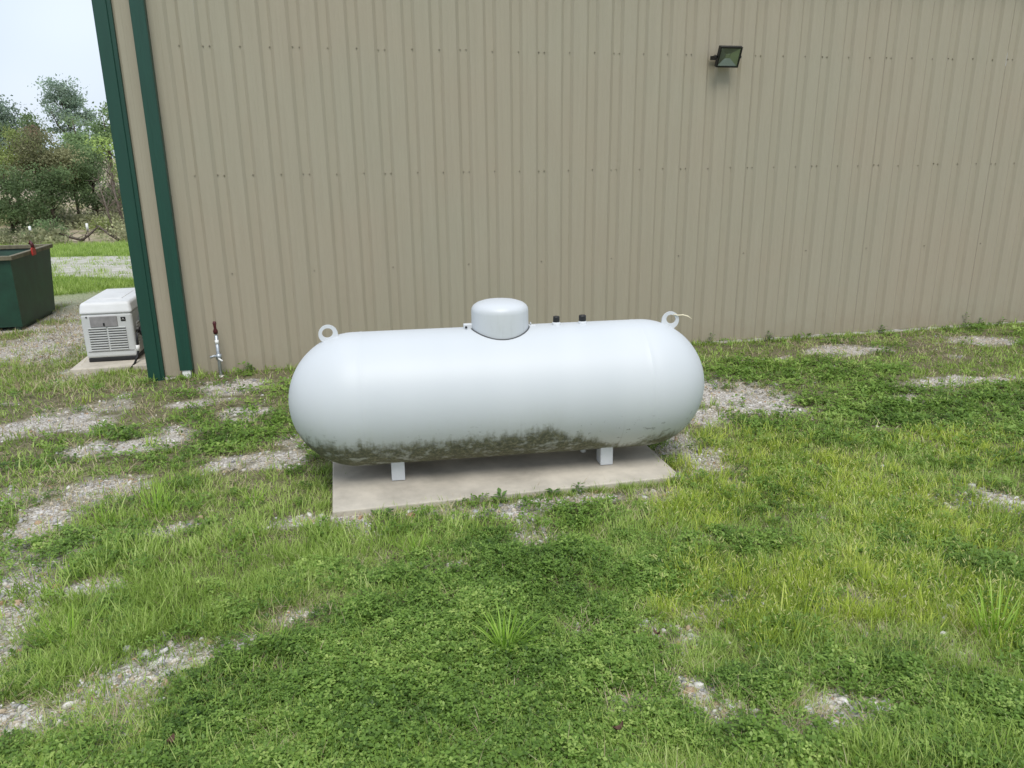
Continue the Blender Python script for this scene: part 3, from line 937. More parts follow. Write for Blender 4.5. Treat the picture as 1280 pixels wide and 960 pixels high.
def plate(name, p, q, m, parent, t):
    """quad p (4 points) thickened along q"""
    bm = bmesh.new()
    a = [bm.verts.new(v) for v in p]; q = Vector(q)
    b = [bm.verts.new(Vector(v) + q) for v in p]
    bm.faces.new(a); bm.faces.new(b[::-1])
    for i in range(4): bm.faces.new([a[i], a[(i + 1) % 4], b[(i + 1) % 4], b[i]])
    return link(name, bm_mesh(name, bm), m, parent)


plate('front_panel', [(-DW, 0, .06), (0, 0, .06), (0, 0, DH), (-DW, 0, DH)], (0, .012, 0), M['green_box'], dm, 0)
plate('rear_panel', [(-DW, DL - .12, .06), (0, DL - .12, .06), (0, DL + .14, DH), (-DW, DL + .14, DH)], (0, -.012, 0), M['green_box'], dm, 0)
for x, s in ((0.0, -1), (-DW, 1)):
    plate('side_panel', [(x + s * .001, .013, .06), (x + s * .001, DL - .134, .06), (x + s * .001, DL + .126, DH - .001), (x + s * .001, .013, DH - .001)], (s * .012, 0, 0), M['green_box'], dm, 0)
box('floor_plate', -DW + .014, -.014, .014, DL - .14, .07, .085, M['green_box'], dm)
box('rim', -DW - .045, .045, -.045, .025, DH + .001, DH + .065, M['green_rim'], dm, .008)
box('rim', -DW - .045, .045, DL + .10, DL + .17, DH + .001, DH + .065, M['green_rim'], dm, .008)
for x in (-.025, -DW - .045):
    box('rim', x, x + .07, .026, DL + .099, DH + .001, DH + .063, M['green_rim'], dm, .008)
for x in (-.12, -DW + .04):
    box('skid', x, x + .08, .02, DL - .16, -.02, .0595, M['green_box'], dm)
lt = box('latch', .046, .075, .72, .86, DH - .02, DH + .10, M['red'], dm, .010)
link('latch_hook', tube_mesh('latch_hook', [(.06, .80, DH + .09), (.055, .80, DH + .15), (.03, .81, DH + .19), (.01, .82, DH + .15)], [.026, .026, .022, .016], 8), M['dark_red'], dm)

# ------------------------------------------------------------------ yard hydrant at the wall
hy = empty('yard_hydrant', (-1.475, 9.14, 0.0))
tag(hy, 'galvanised yard hydrant with dark red handle beside the tan wall', 'hydrant')
link('pipe', tube_mesh('pipe', [(0, 0, -.05), (0, 0, .52)], [.019, .019], 12), M['galv'], hy)
link('rod', tube_mesh('rod', [(0, 0, .515), (0, 0, .60)], [.010, .010], 8), M['galv'], hy)
link('label_band', tube_mesh('label_band', [(0, 0, .42), (0, 0, .465)], [.0215, .0215], 12), M['white_plastic'], hy)
hh = link('handle', tube_mesh('handle', [(0, -.002, .54), (0, -.004, .575), (0, -.010, .60), (0, -.012, .63), (0, -.010, .665), (0, -.006, .685)], [.024, .027, .015, .015, .021, .015], 10), M['dark_red'], hy)
link('spout', tube_mesh('spout', [(.0, 0, .27), (-.045, -.03, .285), (-.085, -.05, .275)], [.018, .016, .014], 8), M['galv'], hy)
link('clamp', tube_mesh('clamp', [(0, 0, .235), (0.004, 0, .30)], [.031, .031], 10), M['galv'], hy)
link('clamp_bolt', tube_mesh('clamp_bolt', [(.0, -.025, .25), (.045, -.05, .225)], [.010, .010], 6), M['white_plastic'], hy)
link('pipe_foot', lathe_mesh('pipe_foot', [(-.04, 0), (-.04, .045), (.03, .042), (.05, .028), (.05, 0)], 10), M['concrete_grey'], hy, (.008, -.03, .0))

# ------------------------------------------------------------------ growing things: prototypes for scattering
PROT = {}


def add_tint(me, tint):
    a = me.attributes.new('tint', 'FLOAT', 'POINT')
    a.data.foreach_set('value', np.asarray(tint, np.float32))


def proto(kind, lod, V, Fc, T, mats=None):
    tri, mi = [], []
    for q, f in enumerate(Fc):
        k = 0 if mats is None else mats[q]
        tri.append(f[:3]); mi.append(k)
        if len(f) == 4: tri.append((f[0], f[2], f[3])); mi.append(k)
    PROT.setdefault(kind, {}).setdefault(lod, []).append((np.array(V, np.float32), np.array(tri, np.int32), np.array(T, np.float32), np.array(mi, np.int32)))


def blade(V, Fc, T, base, az, length, lean, width, curl, tint, seg=3):
    """a bent, tapering blade"""
    d = np.array([math.cos(az), math.sin(az)]); sidev = np.array([-d[1], d[0], 0.0])
    p = np.array(base, float); th = lean
    k0 = len(V)
    for s in range(seg + 1):
        wv = width * (1 - (s / seg) ** 1.6) * .5
        if s < seg:
            V.append(p - sidev * wv); V.append(p + sidev * wv); T += [tint, tint]
        else:
            V.append(p.copy()); T.append(min(1, tint + .1))
        p = p + np.array([d[0] * math.sin(th), d[1] * math.sin(th), math.cos(th)]) * length / seg
        th += curl / seg
    for s in range(seg - 1): Fc.append((k0 + 2 * s, k0 + 2 * s + 1, k0 + 2 * s + 3, k0 + 2 * s + 2))
    Fc.append((k0 + 2 * (seg - 1), k0 + 2 * (seg - 1) + 1, k0 + 2 * seg))


def tuft(kind, lod, seed, n, spread, lmin, lmax, wmin, wmax, lean0=.15, lean1=.7, curl=1.1, seg=2):
    g = np.random.default_rng(seed)
    V, Fc, T = [], [], []
    for i in range(n):
        r = spread * math.sqrt(g.random()); a = g.random() * 6.283
        az = a + g.normal(0, .9)
        blade(V, Fc, T, (r * math.cos(a), r * math.sin(a), -.004), az, g.uniform(lmin, lmax), g.uniform(lean0, lean1), g.uniform(wmin, wmax), g.uniform(.2, curl), g.random(), seg)
    proto(kind, lod, V, Fc, T)


def leaflet(V, Fc, T, c, az, pitch, L, Wd, tint):
    """small oval leaf of four triangles folded along its midrib"""
    d = np.array([math.cos(az) * math.cos(pitch), math.sin(az) * math.cos(pitch), math.sin(pitch)])
    s = np.array([-math.sin(az), math.cos(az), 0.0]); u = np.cross(s, d) * -1
    u = np.cross(d, s)
    k = len(V)
    V += [c, c + d * L * .55 + s * Wd * .5 + u * Wd * .12, c + d * L * .55 - s * Wd * .5 + u * Wd * .12, c + d * L]
    T += [tint * .9, tint, tint, min(1, tint + .08)]
    Fc += [(k, k + 2, k + 3), (k, k + 3, k + 1)]


def clover(lod, seed, n, spread, hgt, big=1.0):
    g = np.random.default_rng(seed)
    V, Fc, T = [], [], []
    for i in range(n):
        r = spread * math.sqrt(g.random()); a = g.random() * 6.283
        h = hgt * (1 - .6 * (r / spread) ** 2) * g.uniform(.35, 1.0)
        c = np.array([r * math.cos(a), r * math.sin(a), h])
        az0 = g.random() * 6.283; tint = g.random() * .8 * (.35 + .65 * h / hgt)  # lower leaves darker: shade inside the clump put into the tint
        L = g.uniform(.0095, .0165) * big
        for k in range(3):
            leaflet(V, Fc, T, c, az0 + k * 2.09 + g.normal(0, .15), g.normal(.10, .45), L, L * g.uniform(.55, .75), min(1, max(0, tint + g.normal(0, .08))))
    proto('clover', lod, V, Fc, T)


for s in range(5):
    clover(0, 100 + s, 32, .080, .058, 1.12); clover(1, 110 + s, 19, .080, .058, 1.45); clover(2, 120 + s, 10, .085, .060, 2.1)
    for lod, n_, wk in ((0, 26, 1.0), (1, 16, 1.4), (2, 9, 2.1)):
        tuft('grass', lod, 200 + s + 10 * lod, n_, .070, .030, .098, .0026 * wk, .0052 * wk, .1, .95, 1.2)
for s in range(4):
    for lod, n_, wk in ((0, 20, 1.0), (1, 13, 1.4), (2, 8, 2.1)):
        tuft('lawn', lod, 260 + s + 10 * lod, n_, .095, .022, .055, .0028 * wk, .0048 * wk, .2, 1.2, 1.0)
        tuft('straw', lod, 300 + s + 10 * lod, n_, .09, .03, .09, .0018 * wk, .0034 * wk, .7, 1.5, .6)
    tuft('field', 0, 340 + s, 15, .22, .06, .20, .009, .020, .1, .9, 1.0)


def foxtail(lod, seed):
    g = np.random.default_rng(seed)
    V, Fc, T = [], [], []
    for i in range((20, 14, 9)[lod]):
        r = .06 * math.sqrt(g.random()); a = g.random() * 6.283
        blade(V, Fc, T, (r * math.cos(a), r * math.sin(a), -.004), a + g.normal(0, .8), g.uniform(.05, .14), g.uniform(.1, .9), g.uniform(.004, .0075) * (1, 1.3, 1.8)[lod], g.uniform(.3, 1.3), g.random(), 2)
    nb = len(Fc)
    for i in range(4):
        r = .05 * math.sqrt(g.random()); a = g.random() * 6.283; az = a + g.normal(0, .5)
        L = g.uniform(.09, .17); le = g.uniform(.1, .6)
        b0 = np.array([r * math.cos(a), r * math.sin(a), 0.0])
        blade(V, Fc, T, b0, az, L, le, .0022, .35, g.random() * .6, 2)
    mats = [0] * len(Fc)
    for i in range(2):
        r = .05 * math.sqrt(g.random()); a = g.random() * 6.283; az = a + g.normal(0, .5)
        L = g.uniform(.08, .16); le = g.uniform(.15, .75)
        dirv = np.array([math.cos(az) * math.sin(le), math.sin(az) * math.sin(le), math.cos(le)])
        b0 = np.array([r * math.cos(a), r * math.sin(a), 0.0]) + dirv * L
        sl_ = g.uniform(.018, .034); rad = g.uniform(.002, .0032); tint = g.random()
        k = len(V); d2 = dirv + np.array([math.cos(az), math.sin(az), -.3]) * .35; d2 /= np.linalg.norm(d2)
        e1 = np.cross(d2, [0.3, 0.2, 1.0]); e1 /= np.linalg.norm(e1); e2 = np.cross(d2, e1)
        V.append(b0); T.append(tint)
        for f, rr in ((.25, 1.0), (.7, .85)):
            for q in range(4):
                an = q * math.pi / 2
                V.append(b0 + d2 * sl_ * f + (e1 * math.cos(an) + e2 * math.sin(an)) * rad * rr); T.append(tint)
        V.append(b0 + d2 * sl_); T.append(tint)
        for q in range(4):
            j = (q + 1) % 4
            Fc.append((k, k + 1 + j, k + 1 + q)); mats.append(1)
            Fc.append((k + 1 + q, k + 1 + j, k + 5 + j, k + 5 + q)); mats.append(1)
            Fc.append((k + 5 + q, k + 5 + j, k + 9)); mats.append(1)
    proto('fox', lod, V, Fc, T, mats)


for s in range(5):
    for lod in range(3): foxtail(lod, 400 + s + 10 * lod)


def pebble(seed):
    g = np.random.default_rng(seed)
    bm = bmesh.new()
    bmesh.ops.create_icosphere(bm, subdivisions=1, radius=1.0)
    sc = np.array([1.0, g.uniform(.6, .95), g.uniform(.38, .62)])
    for v in bm.verts:
        k = g.uniform(.78, 1.15)
        v.co = Vector((v.co.x * sc[0] * k, v.co.y * sc[1] * k, v.co.z * sc[2] * k))
    bmesh.ops.recalc_face_normals(bm, faces=bm.faces)
    bm.verts.index_update()
    V = [tuple(v.co) for v in bm.verts]; Fc = [tuple(v.index for v in f.verts) for f in bm.faces]
    bm.free()
    proto('stone', 0, V, Fc, [0.5] * len(V))


for s in range(6): pebble(500 + s)


def scatter(name, kind, P, rot, sc, label, cat, mats, rnd=.45):
    """one stuff object: every tuft placed, turned and scaled, joined into a single mesh; far tufts use coarser blades"""
    P = np.asarray(P, np.float32); n = len(P)
    d = np.hypot(P[:, 0], P[:, 1])
    nl = max(PROT[kind]) + 1
    lod = np.clip(np.digitize(d, [4.2, 6.4]), 0, nl - 1)
    cx, sx_ = np.cos(rot[:, 0]), np.sin(rot[:, 0]); cy, sy_ = np.cos(rot[:, 1]), np.sin(rot[:, 1]); cz, sz_ = np.cos(rot[:, 2]), np.sin(rot[:, 2])
    Mx = np.zeros((n, 3, 3), np.float32)
    Mx[:, 0, 0] = cz * cy; Mx[:, 0, 1] = cz * sy_ * sx_ - sz_ * cx; Mx[:, 0, 2] = cz * sy_ * cx + sz_ * sx_
    Mx[:, 1, 0] = sz_ * cy; Mx[:, 1, 1] = sz_ * sy_ * sx_ + cz * cx; Mx[:, 1, 2] = sz_ * sy_ * cx - cz * sx_
    Mx[:, 2, 0] = -sy_; Mx[:, 2, 1] = cy * sx_; Mx[:, 2, 2] = cy * cx
    Mx *= np.asarray(sc, np.float32)[:, None, :]
    VV, FF, TT, MM = [], [], [], []
    off = 0
    for l in range(nl):
        L = PROT[kind][l]
        pick = rng.integers(0, len(L), n)
        for q, (V, F_, T, mi) in enumerate(L):
            w = np.nonzero((lod == l) & (pick == q))[0]
            if not len(w): continue
            v = np.einsum('nij,vj->nvi', Mx[w], V) + P[w][:, None, :]
            rr = rng.random(len(w)).astype(np.float32)
            VV.append(v.reshape(-1, 3)); TT.append((T[None, :] * (1 - rnd) + rr[:, None] * rnd).ravel())
            FF.append((F_[None] + (off + np.arange(len(w)) * len(V))[:, None, None]).reshape(-1, 3)); MM.append(np.tile(mi, len(w)))
            off += len(w) * len(V)
    V, F_, T, mi = np.concatenate(VV), np.concatenate(FF).astype(np.int32), np.concatenate(TT), np.concatenate(MM)
    me = bpy.data.meshes.new(name)
    me.vertices.add(len(V)); me.vertices.foreach_set('co', V.ravel())
    me.loops.add(F_.size); me.loops.foreach_set('vertex_index', F_.ravel())
    me.polygons.add(len(F_)); me.polygons.foreach_set('loop_start', np.arange(0, F_.size, 3, dtype=np.int32))
    me.polygons.foreach_set('loop_total', np.full(len(F_), 3, np.int32))
    for q in mats: me.materials.append(M[q])
    me.polygons.foreach_set('material_index', mi)
    me.update(calc_edges=False)
    add_tint(me, T)
    return tag(link(name, me), label, cat, kind='stuff')


# candidate points: denser nearby, only in the wedge of yard the place shows (with a step to each side)
def cand(n, ylo, yhi, power=1.0):
    y = ylo * (yhi / ylo) ** (rng.random(n) ** power)
    u = rng.random(n)
    xl = -0.95 - .52 * y + 0.0; xr = 0.9 + 1.12 * y
    x = xl + (xr - xl) * u
    return x, y


def free(x, y):
    pad = (x > -.20) & (x < 2.27) & (y > 4.68) & (y < 5.94)
    gp = (x > -3.31) & (x < -2.38) & (y > 9.8) & (y < 11.62)
    du = (x > -6.85) & (x < -4.78) & (y > 12.72) & (y < 14.3)
    bd = (x > -2.29) & (y > WY - .035)
    return ~(pad | gp | du | bd)


def clr(x, y):
    return field(CLOVER, x, y, .5, .7, 3.0, 3), field(FOX, x, y, .5, .7, 3.0, 5), field(FRESH, x, y, .5, .6, 3.0, 7), field(DRY, x, y, .5, .6, 3.0, 9)


def emit(x, y, keep, scale, tilt=.12, zoff=0.0, flat=False):
    x, y, scale = x[keep], y[keep], scale[keep]
    z = zg(x, y) + zoff
    n = len(x)
    rot = np.stack([rng.normal(0, tilt, n), rng.normal(0, tilt, n), rng.random(n) * 6.283], -1)
    sc = np.stack([scale, scale, scale * rng.uniform(.8, 1.2, n)], -1)
    return np.stack([x, y, z], -1), rot, sc


# --- clover
x, y = cand(27000, 1.55, 9.2)
c_, f_, g_, d_ = clr(x, y); br = bare_at(x, y)
pr = np.clip(c_ * .92 + .42 * (fbm(x * 1.3, y * 1.3, 91) > .5) - .30 * g_ - .25 * f_, .08, 1) * np.clip(1.0 - 1.7 * (br - .10), 0, 1) * (1 - .55 * d_)
hv = vnoise(x * 7, y * 7, 71)
kp = (rng.random(len(x)) < pr * np.clip(.25 + 1.5 * hv, 0, 1)) & free(x, y)
sc0 = rng.uniform(.75, 1.2, len(x)) * (.72 + .62 * hv) * (1 + .045 * np.clip(y - 3, 0, 6))
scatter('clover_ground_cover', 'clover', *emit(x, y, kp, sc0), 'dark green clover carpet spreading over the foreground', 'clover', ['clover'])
# --- grass
x, y = cand(34000, 1.55, 9.24)
c_, f_, g_, d_ = clr(x, y); br = bare_at(x, y)
pr = np.clip(.24 + 1.0 * g_ + .46 * (1 - c_) * (1 - .5 * f_), .05, 1) * np.clip(1.0 - 1.6 * (br - .12), 0.06, 1) * (1 - .45 * d_) * (1 - .35 * np.clip((.1 - x) / 1.0, 0, 1) * np.clip((y - 4.4) / .5, 0, 1))
kp = (rng.random(len(x)) < pr) & free(x, y)
lowf = np.where(g_ > .4, 1.0, .80) * (.65 + .75 * vnoise(x * 6, y * 6, 73))
sc0 = rng.uniform(.6, 1.3, len(x)) * lowf * (1 + .05 * np.clip(y - 3, 0, 6)) * (1 - .25 * d_)
Pg = emit(x, y, kp, sc0)
xf = np.concatenate([rng.uniform(.25, 2.3, 130), rng.normal(1.5, .22, 40), rng.uniform(-.26, -.20, 30), rng.uniform(-2.0, 10.5, 420)])
yf = np.concatenate([rng.uniform(4.61, 4.685, 170), rng.uniform(4.7, 5.9, 30), rng.uniform(9.10, 9.235, 420)])
Pf = emit(xf, yf, rng.random(len(xf)) < .8, rng.uniform(.45, 1.0, len(xf)) * np.where(yf > 8, 1.5, .9))
scatter('grass', 'grass', *[np.vstack(q) for q in zip(Pg, Pf)], 'short green yard grass around the tank and gravel', 'grass', ['grass'])
# --- low mown lawn filling between
x, y = cand(20000, 1.55, 9.24)
c_, f_, g_, d_ = clr(x, y); br = bare_at(x, y)
pr = np.clip(.62 - .5 * c_, .04, 1) * np.clip(1.15 - 1.45 * br, 0.02, 1)
kp = (rng.random(len(x)) < pr) & free(x, y)
scatter('low_grass', 'lawn', *emit(x, y, kp, rng.uniform(.7, 1.4, len(x)) * (1 + .05 * np.clip(y - 3, 0, 6))), 'thin low grass between the clover and bare gravel', 'grass', ['grass'])
# --- foxtail
x, y = cand(17000, 1.55, 9.0)
c_, f_, g_, d_ = clr(x, y); br = bare_at(x, y)
pr = np.clip((f_ - .22) * 1.2 + .03, 0, .9) * np.clip(1.1 - 1.5 * br, 0, 1)
kp = (rng.random(len(x)) < pr) & free(x, y)
scatter('foxtail_grass', 'fox', *emit(x, y, kp, rng.uniform(.5, 1.05, len(x)) * (1 + .03 * np.clip(y - 3, 0, 6))), 'yellow green foxtail grass gone to seed right of tank', 'grass', ['fox', 'seed'])
# --- straw
x, y = cand(14000, 1.4, 9.2)
c_, f_, g_, d_ = clr(x, y); br = bare_at(x, y)
pr = np.clip(.17 + .55 * d_ + .22 * np.clip((.1 - x) / 1.0, 0, 1) * (y > 4.5) + .35 * (br > .25) * (br < .8) + .10 * f_, 0, 1)
kp = (rng.random(len(x)) < pr) & free(x, y)
scatter('dry_straw', 'straw', *emit(x, y, kp, rng.uniform(.6, 1.3, len(x)) * (1 + .04 * np.clip(y - 3, 0, 6)), zoff=.004), 'dry straw coloured grass lying over bare gravel', 'straw', ['straw'])
# --- grass of the yard beyond the corner, field beyond the drive
n = 15000
y = 9.0 * (36.0 / 9.0) ** rng.random(n); x = -2.3 - rng.random(n) * (1.5 + .40 * y)
drv0 = 19.6 + (-x - 5) * .25 + 0.8 * np.sin(x * .5); drv1 = 26.4 + (-x - 5) * .20 + 0.6 * np.sin(x * .7 + 1)
ond = (y > drv0) & (y < drv1)
br = bare_at(x, y)
kp = free(x, y) & (rng.random(n) < np.where(ond, .16, np.clip(1.05 - 1.3 * br, .05, 1)))
scatter('field_grass', 'field', *emit(x, y, kp, np.where(y < 16, .5, .85) * rng.uniform(.6, 1.2, n) * np.where(y > 27, 1.25, 1)), 'bright green grass of the field beyond the gravel drive', 'grass', ['grass'])
n = 5000
y = 8.8 * (15.0 / 8.8) ** rng.random(n); x = -2.3 - rng.random(n) * (1.2 + .33 * y)
kp = free(x, y) & (rng.random(n) < .55)
scatter('dry_yard_grass', 'straw', *emit(x, y, kp, rng.uniform(1.0, 1.9, n)), 'dry thin grass on the gravel round the generator', 'straw', ['straw'])
# --- gravel stones
x, y = cand(120000, 1.4, 9.2)
br = bare_at(x, y)
pr = np.clip((br - .14) * 1.7, 0, 1) * np.clip(1.1 - .06 * y, .3, 1)
kp = (rng.random(len(x)) < pr) & free(x, y)
s0 = np.clip(rng.lognormal(math.log(.0098), .48, len(x)), .004, .032)
P, rt_, sc_ = emit(x, y, kp, s0, tilt=.5)
xg = -2.4 - rng.random(9000) * 3.2; yg = 9.0 + rng.random(9000) * 5
kg = free(xg, yg) & (rng.random(9000) < np.clip((bare_at(xg, yg) - .2) * 1.8, 0, 1))
P2, r2q, s2q = emit(xg, yg, kg, np.clip(rng.lognormal(math.log(.012), .35, 9000), .006, .03), tilt=.5)
scatter('gravel', 'stone', np.vstack([P, P2]), np.vstack([rt_, r2q]), np.vstack([sc_, s2q]), 'loose pale gravel stones showing through the grass', 'gravel', ['stone'], 1.0)

# ------------------------------------------------------------------ single clumps, weeds and dead leaves
def clump(x, y, seed, n, spread, l0, l1, w0, w1, label, m='wide', lean=.85, group=None):
    g = np.random.default_rng(seed)
    V, Fc, T = [], [], []
    for i in range(n):
        r = spread * math.sqrt(g.random()); a = g.random() * 6.283
        az = a + g.normal(0, .5)
        blade(V, Fc, T, (r * math.cos(a), r * math.sin(a), -.006), az, g.uniform(l0, l1), g.uniform(.05, lean), g.uniform(w0, w1), g.uniform(.2, .9), g.random(), 5)
    me = bpy.data.meshes.new('grass_clump'); me.from_pydata([tuple(map(float, v)) for v in V], [], Fc); me.materials.append(M[m]); add_tint(me, T)
    o = link('grass_clump', me, None, None, (x, y, float(zg(x, y))))
    return tag(o, label, 'grass clump', group or 'single clumps of coarse grass in the yard')


clump(.59, 2.90, 1, 78, .030, .15, .29, .007, .0125, 'bright spiky grass clump alone in the middle of foreground clover')
clump(-1.34, 5.12, 2, 90, .13, .10, .26, .005, .009, 'large lush grass clump right of the big left gravel patch')
clump(-.70, 5.10, 3, 30, .05, .09, .21, .006, .010, 'upright grass clump between the left gravel and the slab corner')
clump(-1.39, 3.55, 4, 46, .10, .08, .20, .005, .009, 'yellowish grass clump near the left edge above the lower gravel')
clump(2.72, 2.42, 5, 60, .09, .14, .34, .006, .010, 'tall coarse grass clump at the right edge of the foreground', lean=.5)
clump(.30, 4.02, 6, 36, .07, .07, .16, .005, .008, 'low wide grass clump in front of the slab, centre left')
clump(-1.62, 5.02, 7, 34, .08, .08, .18, .005, .009, 'small grass clump at the lower rim of the big left gravel patch')
clump(-.42, 3.20, 8, 14, .03, .15, .34, .003, .005, 'sparse long stemmed grass leaning over the lower left gravel', lean=1.25)
clump(1.95, 2.75, 9, 50, .12, .10, .24, .005, .008, 'arching yellow green grass clump in the lower right foxtail', 'fox')
clump(.55, 2.32, 10, 9, .02, .08, .18, .003, .005, 'few thin upright blades in clover near the bottom edge', 'grass', 1.0)


def broad_weed(x, y, seed, n, L, label, tall=0.0, m='weed'):
    g = np.random.default_rng(seed)
    V, Fc, T = [], [], []
    for i in range(n):
        az = i * 2.4 + g.normal(0, .2); h = .01 + tall * (i / n)
        c = np.array([.012 * math.cos(az), .012 * math.sin(az), h]); l = L * g.uniform(.65, 1.15)
        d = np.array([math.cos(az), math.sin(az), g.uniform(.15, .7)]); d /= np.linalg.norm(d)
        s = np.array([-math.sin(az), math.cos(az), 0]); k = len(V); tn = g.random()
        for f, wv, dz in ((0, .06, 0), (.35, .42, .0), (.65, .40, -.04), (1.0, .02, -.16)):
            q = c + d * l * f + np.array([0, 0, dz * l])
            V += [q - s * wv * l * .5, q + np.array([0, 0, -.05 * l]), q + s * wv * l * .5]; T += [tn, tn * .8, tn]
        for j in range(3):
            for e in range(2): Fc.append((k + j * 3 + e, k + j * 3 + e + 1, k + j * 3 + 4 + e, k + j * 3 + 3 + e))
    if tall:
        k = len(V)
        for zz, rr in ((0, .003), (tall, .0015)):
            for q in range(3): V.append(np.array([rr * math.cos(q * 2.1), rr * math.sin(q * 2.1), zz])); T.append(.2)
        for q in range(3): Fc.append((k + q, k + (q + 1) % 3, k + 3 + (q + 1) % 3, k + 3 + q))
    me = bpy.data.meshes.new('weed'); me.from_pydata([tuple(map(float, v)) for v in V], [], Fc); me.materials.append(M[m]); add_tint(me, T); smooth(me)
    o = link('weed', me, None, None, (x, y, float(zg(x, y)) - .004))
    return tag(o, label, 'weed', 'weeds along the slab and wall')


broad_weed(.13, 4.66, 21, 11, .085, 'broad leaved weed at the front left of the tank slab')
broad_weed(.93, 4.67, 22, 12, .06, 'small leafy weed on the front edge of the slab near its middle', .05)
broad_weed(1.48, 4.665, 23, 14, .05, 'upright leafy weed at the slab front edge below the right leg', .07)
broad_weed(1.30, 4.66, 24, 10, .05, 'low leafy weed left of the upright weed at the slab edge', .04)
for i, (wx, hh_, wh) in enumerate(((4.75, .20, 'just right of the tank end, tallest of three'), (5.6, .16, 'a little right of the tank, second from it'), (7.35, .14, 'alone midway from tank to right edge'),
                               (8.72, .30, 'tallest one near the right edge'), (8.98, .15, 'short one right beside the tallest weed'), (9.35, .14, 'close to the right edge of the picture'), (-1.18, .12, 'between hydrant and tank'))):
    broad_weed(wx, WY - .07, 40 + i, 12, .055, 'dark leafy weed against the wall foot, ' + wh, hh_ * .75)
for i, (lx, ly, lab) in enumerate(((1.26, 2.79, 'curled brown dead leaf lying in grass right of centre'), (-.74, 2.53, 'dark red brown dead leaf near the bottom left edge'), (.86, 2.18, 'brown dead leaf at the bottom edge right of centre'))):
    g = np.random.default_rng(70 + i); V, Fc = [], []
    for k in range(5):
        f = k / 4; wv = .026 * math.sin(math.pi * min(1, f * .9 + .06)) ** .8
        for s in (-1, 0, 1): V.append((.075 * (f - .5), s * wv * .8, .03 * (f - .5) ** 2 * 4 + (abs(s) * .016) + g.normal(0, .003)))
    for k in range(4):
        for e in range(2): Fc.append((k * 3 + e, k * 3 + e + 1, k * 3 + 4 + e, k * 3 + 3 + e))
    me = bpy.data.meshes.new('dead_leaf'); me.from_pydata(V, [], Fc); me.materials.append(M['dead_leaf']); smooth(me)
    o = link('dead_leaf', me, None, None, (lx, ly, float(zg(lx, ly)) + .05)); o.rotation_euler = (.25, .2, g.random() * 6); o.scale = (.6, .6, .6)
    tag(o, lab, 'leaf', 'dead leaves in the grass')

# ------------------------------------------------------------------ trees beyond the field
def leaf_mat(name, c):
    return leafy(name, tuple(q * .45 for q in c), c, tuple(min(1, q * 1.7) for q in c), .45, .6, .35)


LM = {
    'oak': leaf_mat('leaf_oak_hazed', (0.270, 0.350, 0.265)),  # pale and bluish: distance haze mixed into the leaf colour
    'mid': leaf_mat('leaf_mid', (0.255, 0.360, 0.165)),
    'lime': leaf_mat('leaf_lime', (0.380, 0.500, 0.150)),
    'yellow': leaf_mat('leaf_yellow', (0.300, 0.360, 0.120)),
    'brown': leaf_mat('leaf_brown', (0.250, 0.250, 0.130)),
    'dark': leaf_mat('leaf_dark', (0.150, 0.215, 0.092)),
    'red': leaf_mat('leaf_red', (0.260, 0.190, 0.125)),
    'dry': leaf_mat('leaf_dry', (0.36, 0.37, 0.21)),
}


def crown_mesh(seed, blobs_, n, size, clusters, cs):
    """leaf-sized bent faces in clusters spread through several ellipsoids"""
    g = np.random.default_rng(seed)
    vol = np.array([b[3] * b[4] * b[5] for b in blobs_]); vol = vol / vol.sum()
    ci = g.choice(len(blobs_), clusters, p=vol)
    dirs = g.normal(size=(clusters, 3)); dirs /= np.linalg.norm(dirs, axis=1)[:, None]
    rad = g.random(clusters) ** .42
    B = np.array(blobs_)
    C = B[ci, :3] + dirs * rad[:, None] * B[ci, 3:6]
    k = g.integers(0, clusters, n)
    csz = cs * g.uniform(.6, 1.4, clusters)
    P = C[k] + g.normal(size=(n, 3)) * csz[k][:, None] * np.array([1, 1, .62])
    a = g.normal(size=(n, 3)); a /= np.linalg.norm(a, axis=1)[:, None]
    b = np.cross(a, g.normal(size=(n, 3))); b /= np.linalg.norm(b, axis=1)[:, None]
    c = np.cross(a, b)
    s = (size * g.uniform(.55, 1.35, n))[:, None]
    V = np.stack([P - a * s * .6, P + b * s * .34 + c * s * .12, P + a * s * .6, P - b * s * .34 + c * s * .12], 1).reshape(-1, 3)
    q = np.arange(n)[:, None] * 4
    Fq = np.concatenate([q + np.array([[0, 1, 2]]), q + np.array([[0, 2, 3]])], 1).reshape(-1, 3)
    ct = g.random(clusters)
    tint = np.repeat(np.clip(ct[k] * .7 + g.random(n) * .3, 0, 1), 4)
    me = bpy.data.meshes.new('crown')
    me.vertices.add(len(V)); me.vertices.foreach_set('co', V.ravel())
    me.loops.add(Fq.size); me.loops.foreach_set('vertex_index', Fq.ravel())
    me.polygons.add(len(Fq)); me.polygons.foreach_set('loop_start', np.arange(len(Fq)) * 3); me.polygons.foreach_set('loop_total', np.full(len(Fq), 3))
    me.update(calc_edges=True)
    add_tint(me, tint)
    return me, C


def join_tubes(name, tubes, n=6):
    V, Fc = [], []
    for pts, rads in tubes:
        t = tube_mesh('t', pts, rads, n, True)
        k = len(V)
        V += [tuple(v.co) for v in t.vertices]; Fc += [tuple(k + i for i in p.vertices) for p in t.polygons]
        bpy.data.meshes.remove(t)
    me = bpy.data.meshes.new(name); me.from_pydata(V, [], Fc); smooth(me)
    return me


